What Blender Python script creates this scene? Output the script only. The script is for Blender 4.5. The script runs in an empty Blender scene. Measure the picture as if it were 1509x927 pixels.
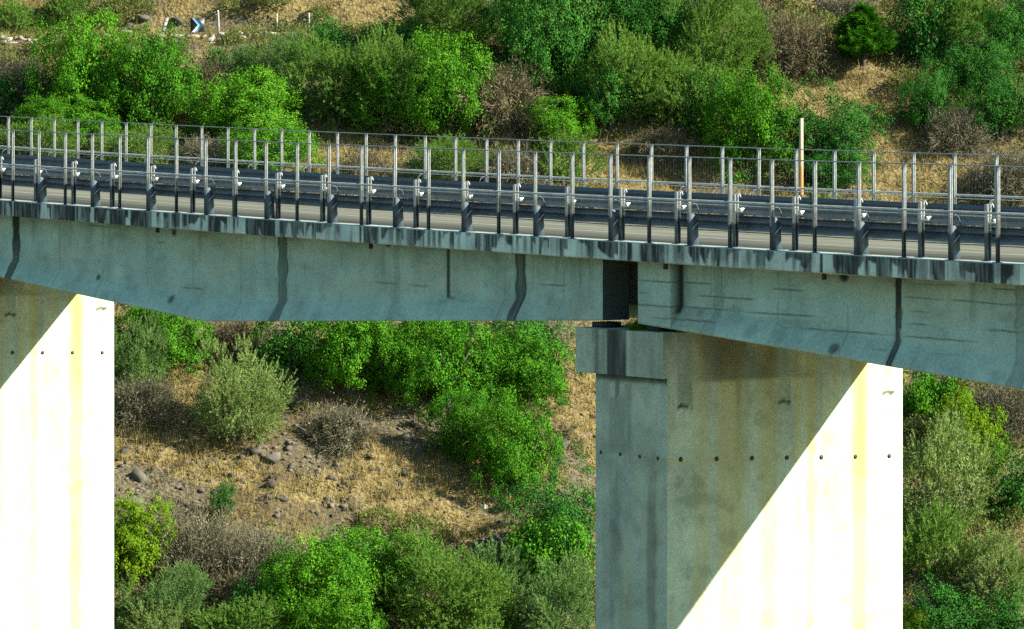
import bpy, math, random
import numpy as np
from mathutils import Matrix, Vector

random.seed(7)
RNG = np.random.default_rng(11)
SC = bpy.context.scene
COL = SC.collection

# ------------------------------------------------------------------ camera model (fitted to the fence posts)
F = 6543.07; CX = 754.5; HY = 150.0; CAMZ = 3.158
BX, BY, TH = -2.0614, 109.6355, 0.951711          # bridge origin and heading
CT, ST = math.cos(TH), math.sin(TH)
def deck(u): return -0.01251 * u + 0.00015046 * u * u     # vertical sag of the deck

# ------------------------------------------------------------------ small helpers
def props(o, label=None, cat=None, group=None, kind=None):
    if label: o['label'] = label
    if cat: o['category'] = cat
    if group: o['group'] = group
    if kind: o['kind'] = kind
    return o

def empty(name, loc, rz=0.0, label=None, cat=None, group=None):
    o = bpy.data.objects.new(name, None); COL.objects.link(o)
    o.location = loc; o.rotation_euler = (0, 0, rz); o.empty_display_size = 0.3
    return props(o, label, cat, group)

def mesh_data(name, verts, faces, mat=None, attrs=None, smooth=False):
    """verts (N,3); faces: list of arrays (M,k) or python lists"""
    me = bpy.data.meshes.new(name)
    verts = np.asarray(verts, dtype=np.float32)
    if isinstance(faces, np.ndarray): faces = [faces]
    loops, starts, totals, pos = [], [], [], 0
    for fa in faces:
        fa = np.asarray(fa, dtype=np.int32)
        if fa.ndim == 1: fa = fa[None, :]
        m, k = fa.shape
        loops.append(fa.ravel()); starts.append(pos + np.arange(m) * k); totals.append(np.full(m, k)); pos += m * k
    loops = np.concatenate(loops); starts = np.concatenate(starts); totals = np.concatenate(totals)
    me.vertices.add(len(verts)); me.vertices.foreach_set('co', verts.ravel())
    me.loops.add(len(loops)); me.loops.foreach_set('vertex_index', loops.astype(np.int32))
    me.polygons.add(len(starts)); me.polygons.foreach_set('loop_start', starts.astype(np.int32))
    me.polygons.foreach_set('loop_total', totals.astype(np.int32))
    if smooth: me.polygons.foreach_set('use_smooth', np.ones(len(starts), dtype=bool))
    me.update(calc_edges=True)
    if attrs:
        for an, av in attrs.items():
            a = me.attributes.new(an, 'FLOAT', 'POINT'); a.data.foreach_set('value', np.asarray(av, dtype=np.float32).ravel())
    if mat: me.materials.append(mat)
    me.validate()
    return me

def add(name, me, parent=None, loc=(0, 0, 0), rz=0.0):
    o = bpy.data.objects.new(name, me); COL.objects.link(o)
    o.location = loc; o.rotation_euler = (0, 0, rz)
    if parent: o.parent = parent
    return o

class MB:
    """collects boxes, tubes and sweeps into one mesh"""
    def __init__(s): s.v = []; s.f = []; s.n = 0
    def raw(s, v, fs):
        v = np.asarray(v, float)
        for f in fs: s.f.append(np.asarray(f, int) + s.n)
        s.v.append(v); s.n += len(v)
    def box(s, x0, x1, y0, y1, z0, z1, bev=0.0):
        v = [(x, y, z) for z in (z0, z1) for (x, y) in ((x0, y0), (x1, y0), (x1, y1), (x0, y1))]
        s.raw(v, [np.array([[3, 2, 1, 0], [4, 5, 6, 7], [0, 1, 5, 4], [1, 2, 6, 5], [2, 3, 7, 6], [3, 0, 4, 7]])])
    def tube(s, pts, r, n=6, cap=True):
        pts = [Vector(p) for p in pts]; rr = r if hasattr(r, '__len__') else [r] * len(pts)
        rings = []
        for i, p in enumerate(pts):
            a = pts[max(i - 1, 0)]; b = pts[min(i + 1, len(pts) - 1)]
            t = (b - a).normalized()
            up = Vector((0, 0, 1)) if abs(t.z) < .9 else Vector((1, 0, 0))
            x = t.cross(up).normalized(); y = x.cross(t).normalized()
            for k in range(n):
                an = 2 * math.pi * k / n
                rings.append(p + (x * math.cos(an) + y * math.sin(an)) * rr[i])
        q = []
        for i in range(len(pts) - 1):
            for k in range(n):
                a = i * n + k; b = i * n + (k + 1) % n
                q.append((a, b, b + n, a + n))
        fs = [np.array(q)]
        if cap: fs += [np.array([list(range(n))[::-1]]), np.array([[(len(pts) - 1) * n + k for k in range(n)]])]
        s.raw(rings, fs)
    def sweep(s, prof, us, closed=True, zf=deck):
        """profile (w,z) swept along u following the deck"""
        k = len(prof); v = []
        for u in us:
            d = zf(u)
            for (w, z) in prof: v.append((u, w, z + d))
        q = []
        kk = k if closed else k - 1
        for i in range(len(us) - 1):
            for j in range(kk):
                a = i * k + j; b = i * k + (j + 1) % k
                q.append((a, a + k, b + k, b))
        fs = [np.array(q)]
        if closed: fs += [np.array([list(range(k))]), np.array([[(len(us) - 1) * k + j for j in range(k)][::-1]])]
        s.raw(v, fs)
    def data(s, name, mat, smooth=False):
        by = {}
        for f in s.f: by.setdefault(f.shape[1], []).append(f)
        return mesh_data(name, np.concatenate(s.v), [np.concatenate(x) for x in by.values()], mat, smooth=smooth)

# numpy value noise -------------------------------------------------
def _h(ix, iy, seed):
    n = (ix.astype(np.int64) * 374761393 + iy.astype(np.int64) * 668265263 + seed * 144269) & 0x7fffffff
    n = ((n ^ (n >> 13)) * 1274126177) & 0x7fffffff
    n = (n ^ (n >> 16)) & 0xffff
    return n / 65535.0
def vn(x, y, seed=0):
    x = np.asarray(x, float); y = np.asarray(y, float) + 0 * x; x = x + 0 * y
    ix = np.floor(x); iy = np.floor(y); fx = x - ix; fy = y - iy
    fx = fx * fx * (3 - 2 * fx); fy = fy * fy * (3 - 2 * fy)
    a = _h(ix, iy, seed); b = _h(ix + 1, iy, seed); c = _h(ix, iy + 1, seed); d = _h(ix + 1, iy + 1, seed)
    return (a * (1 - fx) + b * fx) * (1 - fy) + (c * (1 - fx) + d * fx) * fy
def fbm(x, y, seed=0, oct=4):
    s = 0; a = .5; t = 0
    for i in range(oct):
        s = s + a * vn(x * 2 ** i, y * 2 ** i, seed + 17 * i); t += a; a *= .5
    return s / t
def sst(a, b, x):
    t = np.clip((x - a) / (b - a), 0, 1); return t * t * (3 - 2 * t)

# ------------------------------------------------------------------ materials
def new_mat(name):
    m = bpy.data.materials.new(name); m.use_nodes = True
    nt = m.node_tree; nt.nodes.clear()
    return m, nt, nt.nodes, nt.links
def N(nodes, t, **kw):
    n = nodes.new(t)
    for k, v in kw.items(): setattr(n, k, v)
    return n
def ramp(nodes, stops):
    r = nodes.new('ShaderNodeValToRGB'); e = r.color_ramp.elements
    while len(e) < len(stops): e.new(.5)
    for i, (p, c) in enumerate(stops):
        e[i].position = p; e[i].color = (*c, 1) if len(c) == 3 else c
    return r
def mixc(nodes, links, fac, a, b, blend='MIX'):
    n = nodes.new('ShaderNodeMix'); n.data_type = 'RGBA'; n.blend_type = blend
    def s(sock, v):
        if hasattr(v, 'links') or isinstance(v, bpy.types.NodeSocket): links.new(v, sock)
        elif isinstance(v, (int, float)): sock.default_value = v
        else: sock.default_value = (*v, 1)
    s(n.inputs[0], fac); s(n.inputs[6], a); s(n.inputs[7], b)
    return n.outputs[2]
def math_(nodes, links, op, a, b=None):
    n = nodes.new('ShaderNodeMath'); n.operation = op
    for i, v in enumerate((a, b)):
        if v is None: continue
        if isinstance(v, bpy.types.NodeSocket): links.new(v, n.inputs[i])
        else: n.inputs[i].default_value = v
    return n.outputs[0]

def concrete(name, base=(.42, .41, .36), dark=(.045, .048, .05), rust=(.5, .44, .24), attrs=True, rough=.9):
    m, nt, nd, lk = new_mat(name)
    out = N(nd, 'ShaderNodeOutputMaterial'); p = N(nd, 'ShaderNodeBsdfPrincipled'); lk.new(p.outputs[0], out.inputs[0])
    tc = N(nd, 'ShaderNodeTexCoord')
    n1 = N(nd, 'ShaderNodeTexNoise'); n1.inputs['Scale'].default_value = .9; n1.inputs['Detail'].default_value = 8; n1.inputs['Roughness'].default_value = .62
    n2 = N(nd, 'ShaderNodeTexNoise'); n2.inputs['Scale'].default_value = 14; n2.inputs['Detail'].default_value = 5
    lk.new(tc.outputs['Object'], n1.inputs[0]); lk.new(tc.outputs['Object'], n2.inputs[0])
    r1 = ramp(nd, [(.3, tuple(c * .72 for c in base)), (.7, tuple(c * 1.16 for c in base))]); lk.new(n1.outputs[0], r1.inputs[0])
    c = mixc(nd, lk, .35, r1.outputs[0], n2.outputs[0], 'OVERLAY')
    if attrs:
        a1 = N(nd, 'ShaderNodeAttribute', attribute_name='stain_shade'); a2 = N(nd, 'ShaderNodeAttribute', attribute_name='rust')
        c = mixc(nd, lk, a2.outputs['Fac'], c, rust)
        c = mixc(nd, lk, a1.outputs['Fac'], c, dark)
    lk.new(c, p.inputs['Base Color']); p.inputs['Roughness'].default_value = rough
    p.inputs['Specular IOR Level'].default_value = .2
    b = N(nd, 'ShaderNodeBump'); b.inputs['Strength'].default_value = .25; b.inputs['Distance'].default_value = .02
    lk.new(n2.outputs[0], b.inputs['Height']); lk.new(b.outputs[0], p.inputs['Normal'])
    return m

def metal(name, col=(.5, .52, .53), metallic=.35, rough=.45, var=.25):
    m, nt, nd, lk = new_mat(name)
    out = N(nd, 'ShaderNodeOutputMaterial'); p = N(nd, 'ShaderNodeBsdfPrincipled'); lk.new(p.outputs[0], out.inputs[0])
    tc = N(nd, 'ShaderNodeTexCoord'); n1 = N(nd, 'ShaderNodeTexNoise'); n1.inputs['Scale'].default_value = 5; n1.inputs['Detail'].default_value = 6
    lk.new(tc.outputs['Object'], n1.inputs[0])
    r1 = ramp(nd, [(.3, tuple(c * (1 - var) for c in col)), (.7, tuple(min(1, c * (1 + var * .5)) for c in col))]); lk.new(n1.outputs[0], r1.inputs[0])
    lk.new(r1.outputs[0], p.inputs['Base Color']); p.inputs['Metallic'].default_value = metallic; p.inputs['Roughness'].default_value = rough
    return m

def plain(name, col, rough=.8, scale=6, var=.2):
    m = metal(name, col, 0.0, rough, var); return m

def leafmat(name, cols, trans=.35, nscale=1.2):
    """leaf colour varies leaf by leaf, clump by clump and plant by plant"""
    m, nt, nd, lk = new_mat(name)
    out = N(nd, 'ShaderNodeOutputMaterial')
    geo = N(nd, 'ShaderNodeNewGeometry'); oi = N(nd, 'ShaderNodeObjectInfo'); tc = N(nd, 'ShaderNodeTexCoord')
    no = N(nd, 'ShaderNodeTexNoise'); no.inputs['Scale'].default_value = nscale; no.inputs['Detail'].default_value = 2
    lk.new(tc.outputs['Object'], no.inputs[0])
    v = math_(nd, lk, 'ADD', math_(nd, lk, 'MULTIPLY', geo.outputs['Random Per Island'], .45),
              math_(nd, lk, 'ADD', math_(nd, lk, 'MULTIPLY', no.outputs[0], .8), math_(nd, lk, 'MULTIPLY', oi.outputs['Random'], .22)))
    v = math_(nd, lk, 'SUBTRACT', v, .25)
    r = ramp(nd, [(i / (len(cols) - 1), c) for i, c in enumerate(cols)]); lk.new(v, r.inputs[0])
    d = N(nd, 'ShaderNodeBsdfDiffuse'); t = N(nd, 'ShaderNodeBsdfTranslucent'); mx = N(nd, 'ShaderNodeMixShader'); mx.inputs[0].default_value = trans
    lk.new(r.outputs[0], d.inputs[0])
    tcx = mixc(nd, lk, 1.0, r.outputs[0], (1.15, 1.15, .5), 'MULTIPLY'); lk.new(tcx, t.inputs[0])
    lk.new(d.outputs[0], mx.inputs[1]); lk.new(t.outputs[0], mx.inputs[2])
    lk.new(mx.outputs[0], out.inputs[0])
    return m

M_GIRDER = concrete('girder_concrete', (.39, .56, .51), (.018, .022, .022))
M_EDGE = concrete('edge_beam_concrete', (.60, .72, .66), (.008, .010, .012))
M_PIER = concrete('pier_concrete', (.445, .53, .425), (.03, .038, .036), (.465, .385, .095))
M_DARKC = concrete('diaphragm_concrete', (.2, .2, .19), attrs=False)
M_STEEL = metal('galvanised_steel', (.52, .54, .53), .15, .5)
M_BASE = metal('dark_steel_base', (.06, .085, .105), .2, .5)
M_TUBE = metal('dull_steel_tube', (.24, .28, .28), .2, .6)
def shaded_foot(name, zsplit):
    """galvanised post with the shade of the guardrail beam painted on its foot"""
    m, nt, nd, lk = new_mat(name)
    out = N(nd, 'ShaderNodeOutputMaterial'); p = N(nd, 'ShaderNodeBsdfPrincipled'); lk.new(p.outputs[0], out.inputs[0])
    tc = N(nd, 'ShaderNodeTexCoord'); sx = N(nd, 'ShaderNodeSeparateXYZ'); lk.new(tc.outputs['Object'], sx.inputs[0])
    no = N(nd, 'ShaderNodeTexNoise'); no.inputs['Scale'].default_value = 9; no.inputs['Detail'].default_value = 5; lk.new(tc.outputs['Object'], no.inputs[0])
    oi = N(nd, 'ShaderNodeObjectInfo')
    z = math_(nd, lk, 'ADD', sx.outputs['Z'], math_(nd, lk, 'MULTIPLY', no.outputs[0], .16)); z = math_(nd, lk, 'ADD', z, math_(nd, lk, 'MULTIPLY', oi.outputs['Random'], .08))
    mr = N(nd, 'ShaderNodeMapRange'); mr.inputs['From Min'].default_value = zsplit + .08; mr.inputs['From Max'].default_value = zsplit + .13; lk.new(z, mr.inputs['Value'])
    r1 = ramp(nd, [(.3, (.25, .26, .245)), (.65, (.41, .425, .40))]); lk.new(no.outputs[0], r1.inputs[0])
    r2 = ramp(nd, [(.3, (.035, .055, .07)), (.66, (.08, .11, .13)), (.74, (.4, .4, .38))]); lk.new(no.outputs[0], r2.inputs[0])  # dark foot colour stands in for shade from the guardrail beam
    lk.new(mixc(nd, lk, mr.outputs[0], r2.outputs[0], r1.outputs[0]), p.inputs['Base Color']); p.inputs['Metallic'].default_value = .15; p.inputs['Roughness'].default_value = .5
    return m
M_POST = shaded_foot('fence_post_shaded_foot', .58)
M_GPOST = shaded_foot('guardrail_post_shaded_foot', .60)
M_RAIL = metal('weathered_guardrail_steel', (.12, .16, .19), .2, .45)
M_RAILD = metal('dark_guardrail_steel', (.055, .08, .105), .2, .45)
M_WIRE = metal('wire_steel', (.16, .17, .17), .2, .6)
M_WHITE = plain('white_plate', (.75, .75, .70), .5)
M_BLACK = plain('dark_rubber', (.02, .02, .02), .7)
M_PIPE = plain('pipe_dark', (.03, .03, .03), .7)

# asphalt
def asphalt():
    m, nt, nd, lk = new_mat('asphalt')
    out = N(nd, 'ShaderNodeOutputMaterial'); p = N(nd, 'ShaderNodeBsdfPrincipled'); lk.new(p.outputs[0], out.inputs[0])
    tc = N(nd, 'ShaderNodeTexCoord'); mp = N(nd, 'ShaderNodeMapping'); mp.inputs['Scale'].default_value = (.12, 2.2, 1)
    lk.new(tc.outputs['Object'], mp.inputs[0])
    n1 = N(nd, 'ShaderNodeTexNoise'); n1.inputs['Scale'].default_value = 1.6; n1.inputs['Detail'].default_value = 5; lk.new(mp.outputs[0], n1.inputs[0])
    n2 = N(nd, 'ShaderNodeTexNoise'); n2.inputs['Scale'].default_value = 60; lk.new(tc.outputs['Object'], n2.inputs[0])
    r = ramp(nd, [(.32, (.045, .049, .036)), (.7, (.10, .104, .074))]); lk.new(n1.outputs[0], r.inputs[0])
    c = mixc(nd, lk, .4, r.outputs[0], n2.outputs[0], 'OVERLAY'); lk.new(c, p.inputs['Base Color']); p.inputs['Roughness'].default_value = .9
    return m
M_ASPH = asphalt()

# ------------------------------------------------------------------ terrain
def base_profile(Y):
    xs = [-60, 100, 140, 146, 190, 194.2, 195.0, 300, 420, 900]
    zs = [-17.2, -17.2, -17.0, -16.6, 6.1, 6.15, 7.4, 62, 95, 150]
    return np.interp(Y, xs, zs)
def ground(X, Y):
    X = np.asarray(X, float); Y = np.asarray(Y, float)
    calm = 1 - np.exp(-((Y - 192) / 3.4) ** 4) * .93
    z = base_profile(Y) + .012 * X - .13 * X * (1 - sst(168, 186, Y)) * sst(142, 150, Y)
    z = z + calm * (1.5 * (fbm(X / 9 + 3, Y / 9, 5, 3) - .5) + .9 * (fbm(X / 2.2, Y / 2.2, 9, 3) - .5) + .34 * (fbm(X / .6, Y / .6, 31, 2) - .5))
    return z
def pix(X, Y, Z): return CX + F * X / Y, HY + F * (CAMZ - Z) / Y
def hit(px, py, ymin=140., ymax=330.):
    """first terrain point seen along the ray of a photo pixel"""
    Y = np.arange(ymin, ymax, .05); X = (px - CX) / F * Y; Z = CAMZ - (py - HY) / F * Y
    g = ground(X, Y); i = int(np.argmax(Z < g))
    return X[i], Y[i], g[i]

GOLD = [(235, 625, 90, 55), (290, 670, 90, 30), (620, 720, 110, 55), (560, 690, 60, 35), (450, 720, 70, 30), (860, 600, 40, 70), (800, 700, 30, 20), (690, 780, 60, 20),
        (1230, 150, 110, 55), (1320, 205, 60, 50), (960, 240, 110, 45), (1400, 250, 120, 45), (700, 200, 60, 40), (500, 255, 90, 25), (640, 265, 50, 20),
        (430, 14, 120, 14), (70, 18, 60, 25), (1495, 625, 20, 30), (350, 600, 30, 30), (550, 590, 30, 30), (1160, 40, 60, 30)]
GREY = [(250, 745, 120, 40), (440, 690, 90, 60), (500, 740, 80, 40), (440, 600, 60, 50), (200, 715, 50, 40), (700, 800, 60, 25), (600, 645, 40, 30), (840, 650, 30, 30), (1180, 60, 50, 30)]
def blobs(px, py, L):
    s = np.zeros_like(px)
    for (a, b, rx, ry) in L: s = np.maximum(s, np.exp(-(((px - a) / rx) ** 2 + ((py - b) / ry) ** 2)))
    return s
def gold_amount(X, Y, Z):
    px, py = pix(X, Y, Z)
    b = blobs(px, py, GOLD); g = blobs(px, py, GREY)
    n = fbm(X / 1.6, Y / 1.6, 77, 4)
    return np.clip(sst(.25, .75, .43 + .55 * b - .36 * g + .9 * (n - .5)), 0, 1)

def build_ground():
    xs = np.unique(np.concatenate([np.linspace(-320, -40, 36), np.arange(-40, -27, 1.0), np.arange(-27, 27.01, .2), np.arange(28, 41, 1.0), np.linspace(44, 320, 34)]))
    ys = np.unique(np.concatenate([np.linspace(-60, 136, 50), np.arange(136, 144, 1.0), np.arange(144, 204.01, .2), np.arange(205, 240, 1.), np.linspace(244, 900, 60)]))
    X, Y = np.meshgrid(xs, ys); Z = ground(X, Y)
    nx, ny = len(xs), len(ys)
    idx = np.arange(nx * ny).reshape(ny, nx)
    q = np.stack([idx[:-1, :-1], idx[:-1, 1:], idx[1:, 1:], idx[1:, :-1]], -1).reshape(-1, 4)
    g = gold_amount(X, np.maximum(Y, 1), Z)
    soil = fbm(X / 3.1, Y / 3.1, 55, 4)
    me = mesh_data('hillside', np.stack([X, Y, Z], -1).reshape(-1, 3), q, M_GROUND, {'gold': g, 'soil': soil}, smooth=True)
    props(add('hillside', me), kind='structure')

def ground_mat():
    m, nt, nd, lk = new_mat('dry_hillside')
    out = N(nd, 'ShaderNodeOutputMaterial'); p = N(nd, 'ShaderNodeBsdfPrincipled'); lk.new(p.outputs[0], out.inputs[0])
    tc = N(nd, 'ShaderNodeTexCoord')
    g = N(nd, 'ShaderNodeAttribute', attribute_name='gold'); s = N(nd, 'ShaderNodeAttribute', attribute_name='soil')
    n1 = N(nd, 'ShaderNodeTexNoise'); n1.inputs['Scale'].default_value = 2.6; n1.inputs['Detail'].default_value = 9; n1.inputs['Roughness'].default_value = .7
    n2 = N(nd, 'ShaderNodeTexNoise'); n2.inputs['Scale'].default_value = 9; n2.inputs['Detail'].default_value = 6; n2.inputs['Roughness'].default_value = .7
    v = N(nd, 'ShaderNodeTexVoronoi'); v.inputs['Scale'].default_value = 5.5
    for n in (n1, n2, v): lk.new(tc.outputs['Object'], n.inputs[0])
    gold = ramp(nd, [(.3, (.085, .07, .03)), (.5, (.225, .175, .075)), (.72, (.37, .30, .135))]); lk.new(n2.outputs[0], gold.inputs[0])
    grey = ramp(nd, [(.3, (.04, .037, .026)), (.5, (.13, .112, .07)), (.7, (.25, .215, .14))]); lk.new(n2.outputs[0], grey.inputs[0])
    red = ramp(nd, [(.3, (.065, .052, .028)), (.7, (.20, .155, .08))]); lk.new(n1.outputs[0], red.inputs[0])
    sm = ramp(nd, [(.52, (0, 0, 0)), (.66, (1, 1, 1))]); lk.new(s.outputs['Fac'], sm.inputs[0])
    c = mixc(nd, lk, sm.outputs[0], grey.outputs[0], red.outputs[0])
    f = math_(nd, lk, 'ADD', g.outputs['Fac'], math_(nd, lk, 'MULTIPLY', math_(nd, lk, 'SUBTRACT', n1.outputs[0], .5), .9))
    fr = ramp(nd, [(.35, (0, 0, 0)), (.6, (1, 1, 1))]); lk.new(f, fr.inputs[0])
    c = mixc(nd, lk, fr.outputs[0], c, gold.outputs[0])
    lk.new(c, p.inputs['Base Color']); p.inputs['Roughness'].default_value = .95; p.inputs['Specular IOR Level'].default_value = .1
    b = N(nd, 'ShaderNodeBump'); b.inputs['Strength'].default_value = 1.0; b.inputs['Distance'].default_value = .22
    h = math_(nd, lk, 'ADD', n2.outputs[0], math_(nd, lk, 'MULTIPLY', v.outputs['Distance'], .6)); lk.new(h, b.inputs['Height'])
    lk.new(b.outputs[0], p.inputs['Normal'])
    return m
M_GROUND = ground_mat()
build_ground()

# ------------------------------------------------------------------ bridge
BL = dict(loc=(BX, BY, 0.0), rz=-TH)
def at(u, w, z=None):
    return (BX + u * CT + w * ST, BY - u * ST + w * CT, deck(u) if z is None else z)
UA, UB = -66.0, 45.0
WF = 8.5                                            # far fence line
SPANS = [(-65.4, -31.35), (-29.97, 6.13), (7.51, 43.6)]

def girder_bottom(u, a, b):
    mid = .5 * (a + b); L = mid - a
    d = 1.95 + .99 * (1 - abs(u - mid) / L)
    za = deck(a); zb = deck(b)
    return za + (zb - za) * (u - a) / (b - a) - d + (deck(mid) - .5 * (za + zb)) * (1 - abs(u - mid) / L)

STAINS = [(-22.75, .20, 0.0, 1.0), (-8.38, .22, 0, .72), (2.4, .20, 0, .88), (16.55, .10, 0, 1.0), (20.6, .25, 0, .35), (-3.0, .12, 0, .25), (10.2, .16, 0, .3)]
def girder_mesh(a, b, w0, dense):
    step = .05 if dense else .75
    us = list(np.arange(a + 1.27, b - 1.27, step)) + [b - 1.27]
    cols = [(u, True) for u in np.linspace(a, a + 1.25, 24 if dense else 3)] + [(a + 1.252, False)] + [(u, False) for u in us] + [(b - 1.252, False)] + [(u, True) for u in np.linspace(b - 1.25, b, 24 if dense else 3)]
    nw = 56 if dense else 2; nb = 16 if dense else 2
    V = []; st = []; U = []; Zr = []; Kn = []
    for (u, blk) in cols:
        zb = girder_bottom(u, a, b); zt = deck(u) - .262
        f = 0.0 if blk else .28
        near = [(w0, zb), (w0, zb + .06)]
        for i in range(1, nb + 1): near.append((w0 + f * i / nb, zb + .06 + .48 * i / nb))
        zc = zb + .54
        for i in range(1, nw + 1): near.append((w0 + f, zc + (zt - zc) * i / nw))
        far = [(w0 + .78 - f, zt), (w0 + .78 - f, zc), (w0 + .78, zb + .06), (w0 + .78, zb)]
        row = near + far
        for j, (w, z) in enumerate(row):
            V.append((u, w, z)); U.append(u); Zr.append(z - deck(u)); Kn.append((zc - z) if z < zc else 0.0)
    k = len(row); n = len(cols)
    idx = np.arange(n * k).reshape(n, k)
    jn = np.roll(idx, -1, axis=1)
    q = np.stack([idx[:-1], idx[1:], jn[1:], jn[:-1]], -1).reshape(-1, 4)
    nv0 = len(V); V = V + [V[i] for i in idx[0]] + [V[i] for i in idx[-1]]
    fs = [q, np.arange(nv0, nv0 + k)[None, :], np.arange(nv0 + k, nv0 + 2 * k)[::-1][None, :]]
    attrs = None
    if dense:
        U = np.array(U); Zr = np.array(Zr); Kn = np.array(Kn)
        s = np.zeros(len(U))
        for (uc, hw, tl, amt) in STAINS:
            drift = .34 * Kn                                   # runs lean with the flange slope
            x = (U - uc - .06 * (fbm(Zr * 2.2, U * 0, 3) - .5)) / (hw * (.75 + .5 * vn(Zr * 3, Zr * 0, 8)))
            m = sst(1.15, .85, np.abs(x)) * (.80 + .55 * (fbm(U * 9, Zr * 1.1, 12) - .3))
            edge = sst(.35, .0, np.abs(np.abs(x) - .95)) * .5
            top = .25 * sst(-1.9, -.5, Zr)
            s = np.maximum(s, np.clip(amt * (.85 * m + edge * m + top * m), 0, .95))
        # narrow drip line stopping above the flange
        s = np.maximum(s, .9 * sst(.10, .04, np.abs(U + .70)) * sst(-1.82, -1.7, Zr))
        s = np.maximum(s, .5 * sst(.3, .05, np.abs(U + .55)) * sst(.07, .02, np.abs(Zr + 1.74)))
        # patchy dark band under the deck, general mottling and vertical runs
        s = np.maximum(s, .55 * sst(-.95, -.3, Zr) * sst(.35, .75, fbm(U * .9, Zr * 1.3, 21)))
        s = np.maximum(s, .40 * sst(.58, .86, fbm(U * 5, Zr * .25, 24, 3)) * sst(-2.0, -.4, Zr))
        s = np.maximum(s, .20 * sst(.60, .8, fbm(U * 1.1, Zr * 2.4, 41, 5)))
        # board marks: dashed horizontal joints, denser on the right span
        dens = .50 if a > 0 else .70
        for j, zz in enumerate((-.62, -.93, -1.22, -1.5, -1.78, -2.1)):
            wob = zz + .015 * (vn(U * .6, U * 0, 60 + j) - .5) - .02 * (U - 12) * 0
            s = np.maximum(s, .66 * sst(.028, .006, np.abs(Zr - wob)) * sst(dens, dens + .18, fbm(U * .55 + 5 * j, U * 0, 70 + j, 3)))
        for uj in np.arange(a, b, 2.44):
            s = np.maximum(s, .28 * sst(.045, .015, np.abs(U - uj)) * sst(.3, .6, vn(Zr * 2, U * 0 + uj, 5)))
        # blots
        for (ub, zb_, r, am) in ((14.7, -.55, .14, .95), (-13.9, -.62, .12, .9), (-3.4, -.5, .1, .9), (-18, -2.05, .1, .8), (-13.9, -2.45, .13, .7), (14.6, -2.15, .13, .7), (-18.0, -1.6, .06, .35), (9.6, -1.6, .12, .3), (12.6, -1.95, .2, .25), (11.6, -1.9, .2, .25)):
            d = np.hypot((U - ub) / 1.3, Zr - zb_) / r; s = np.maximum(s, am * sst(1.3, .5, d + .5 * (fbm(U * 8, Zr * 8, 3) - .5)))
        gr = .35 * sst(.5, .72, fbm(U * .35, Zr * 1.7, 91, 3))
        s = np.maximum(s, .93 * sst(a + 1.42, a + 1.36, U) * (U > a + 1.2515) * sst(-1.75, -1.6, Zr))  # shade of the recess beside the end block, painted into the colour
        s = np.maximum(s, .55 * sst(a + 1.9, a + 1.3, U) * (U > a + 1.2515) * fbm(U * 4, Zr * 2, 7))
        e2 = np.full(2 * k, .86)  # end faces darkened in colour to imitate the shade in the gap
        attrs = {'stain_shade': np.concatenate([np.clip(s, 0, .97), e2]), 'rust': np.concatenate([gr * .5, e2 * 0])}
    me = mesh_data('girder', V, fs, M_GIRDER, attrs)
    return me

def span_part_us(a, b): return list(np.linspace(a, b, max(2, int((b - a) / 1.0))))

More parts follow.
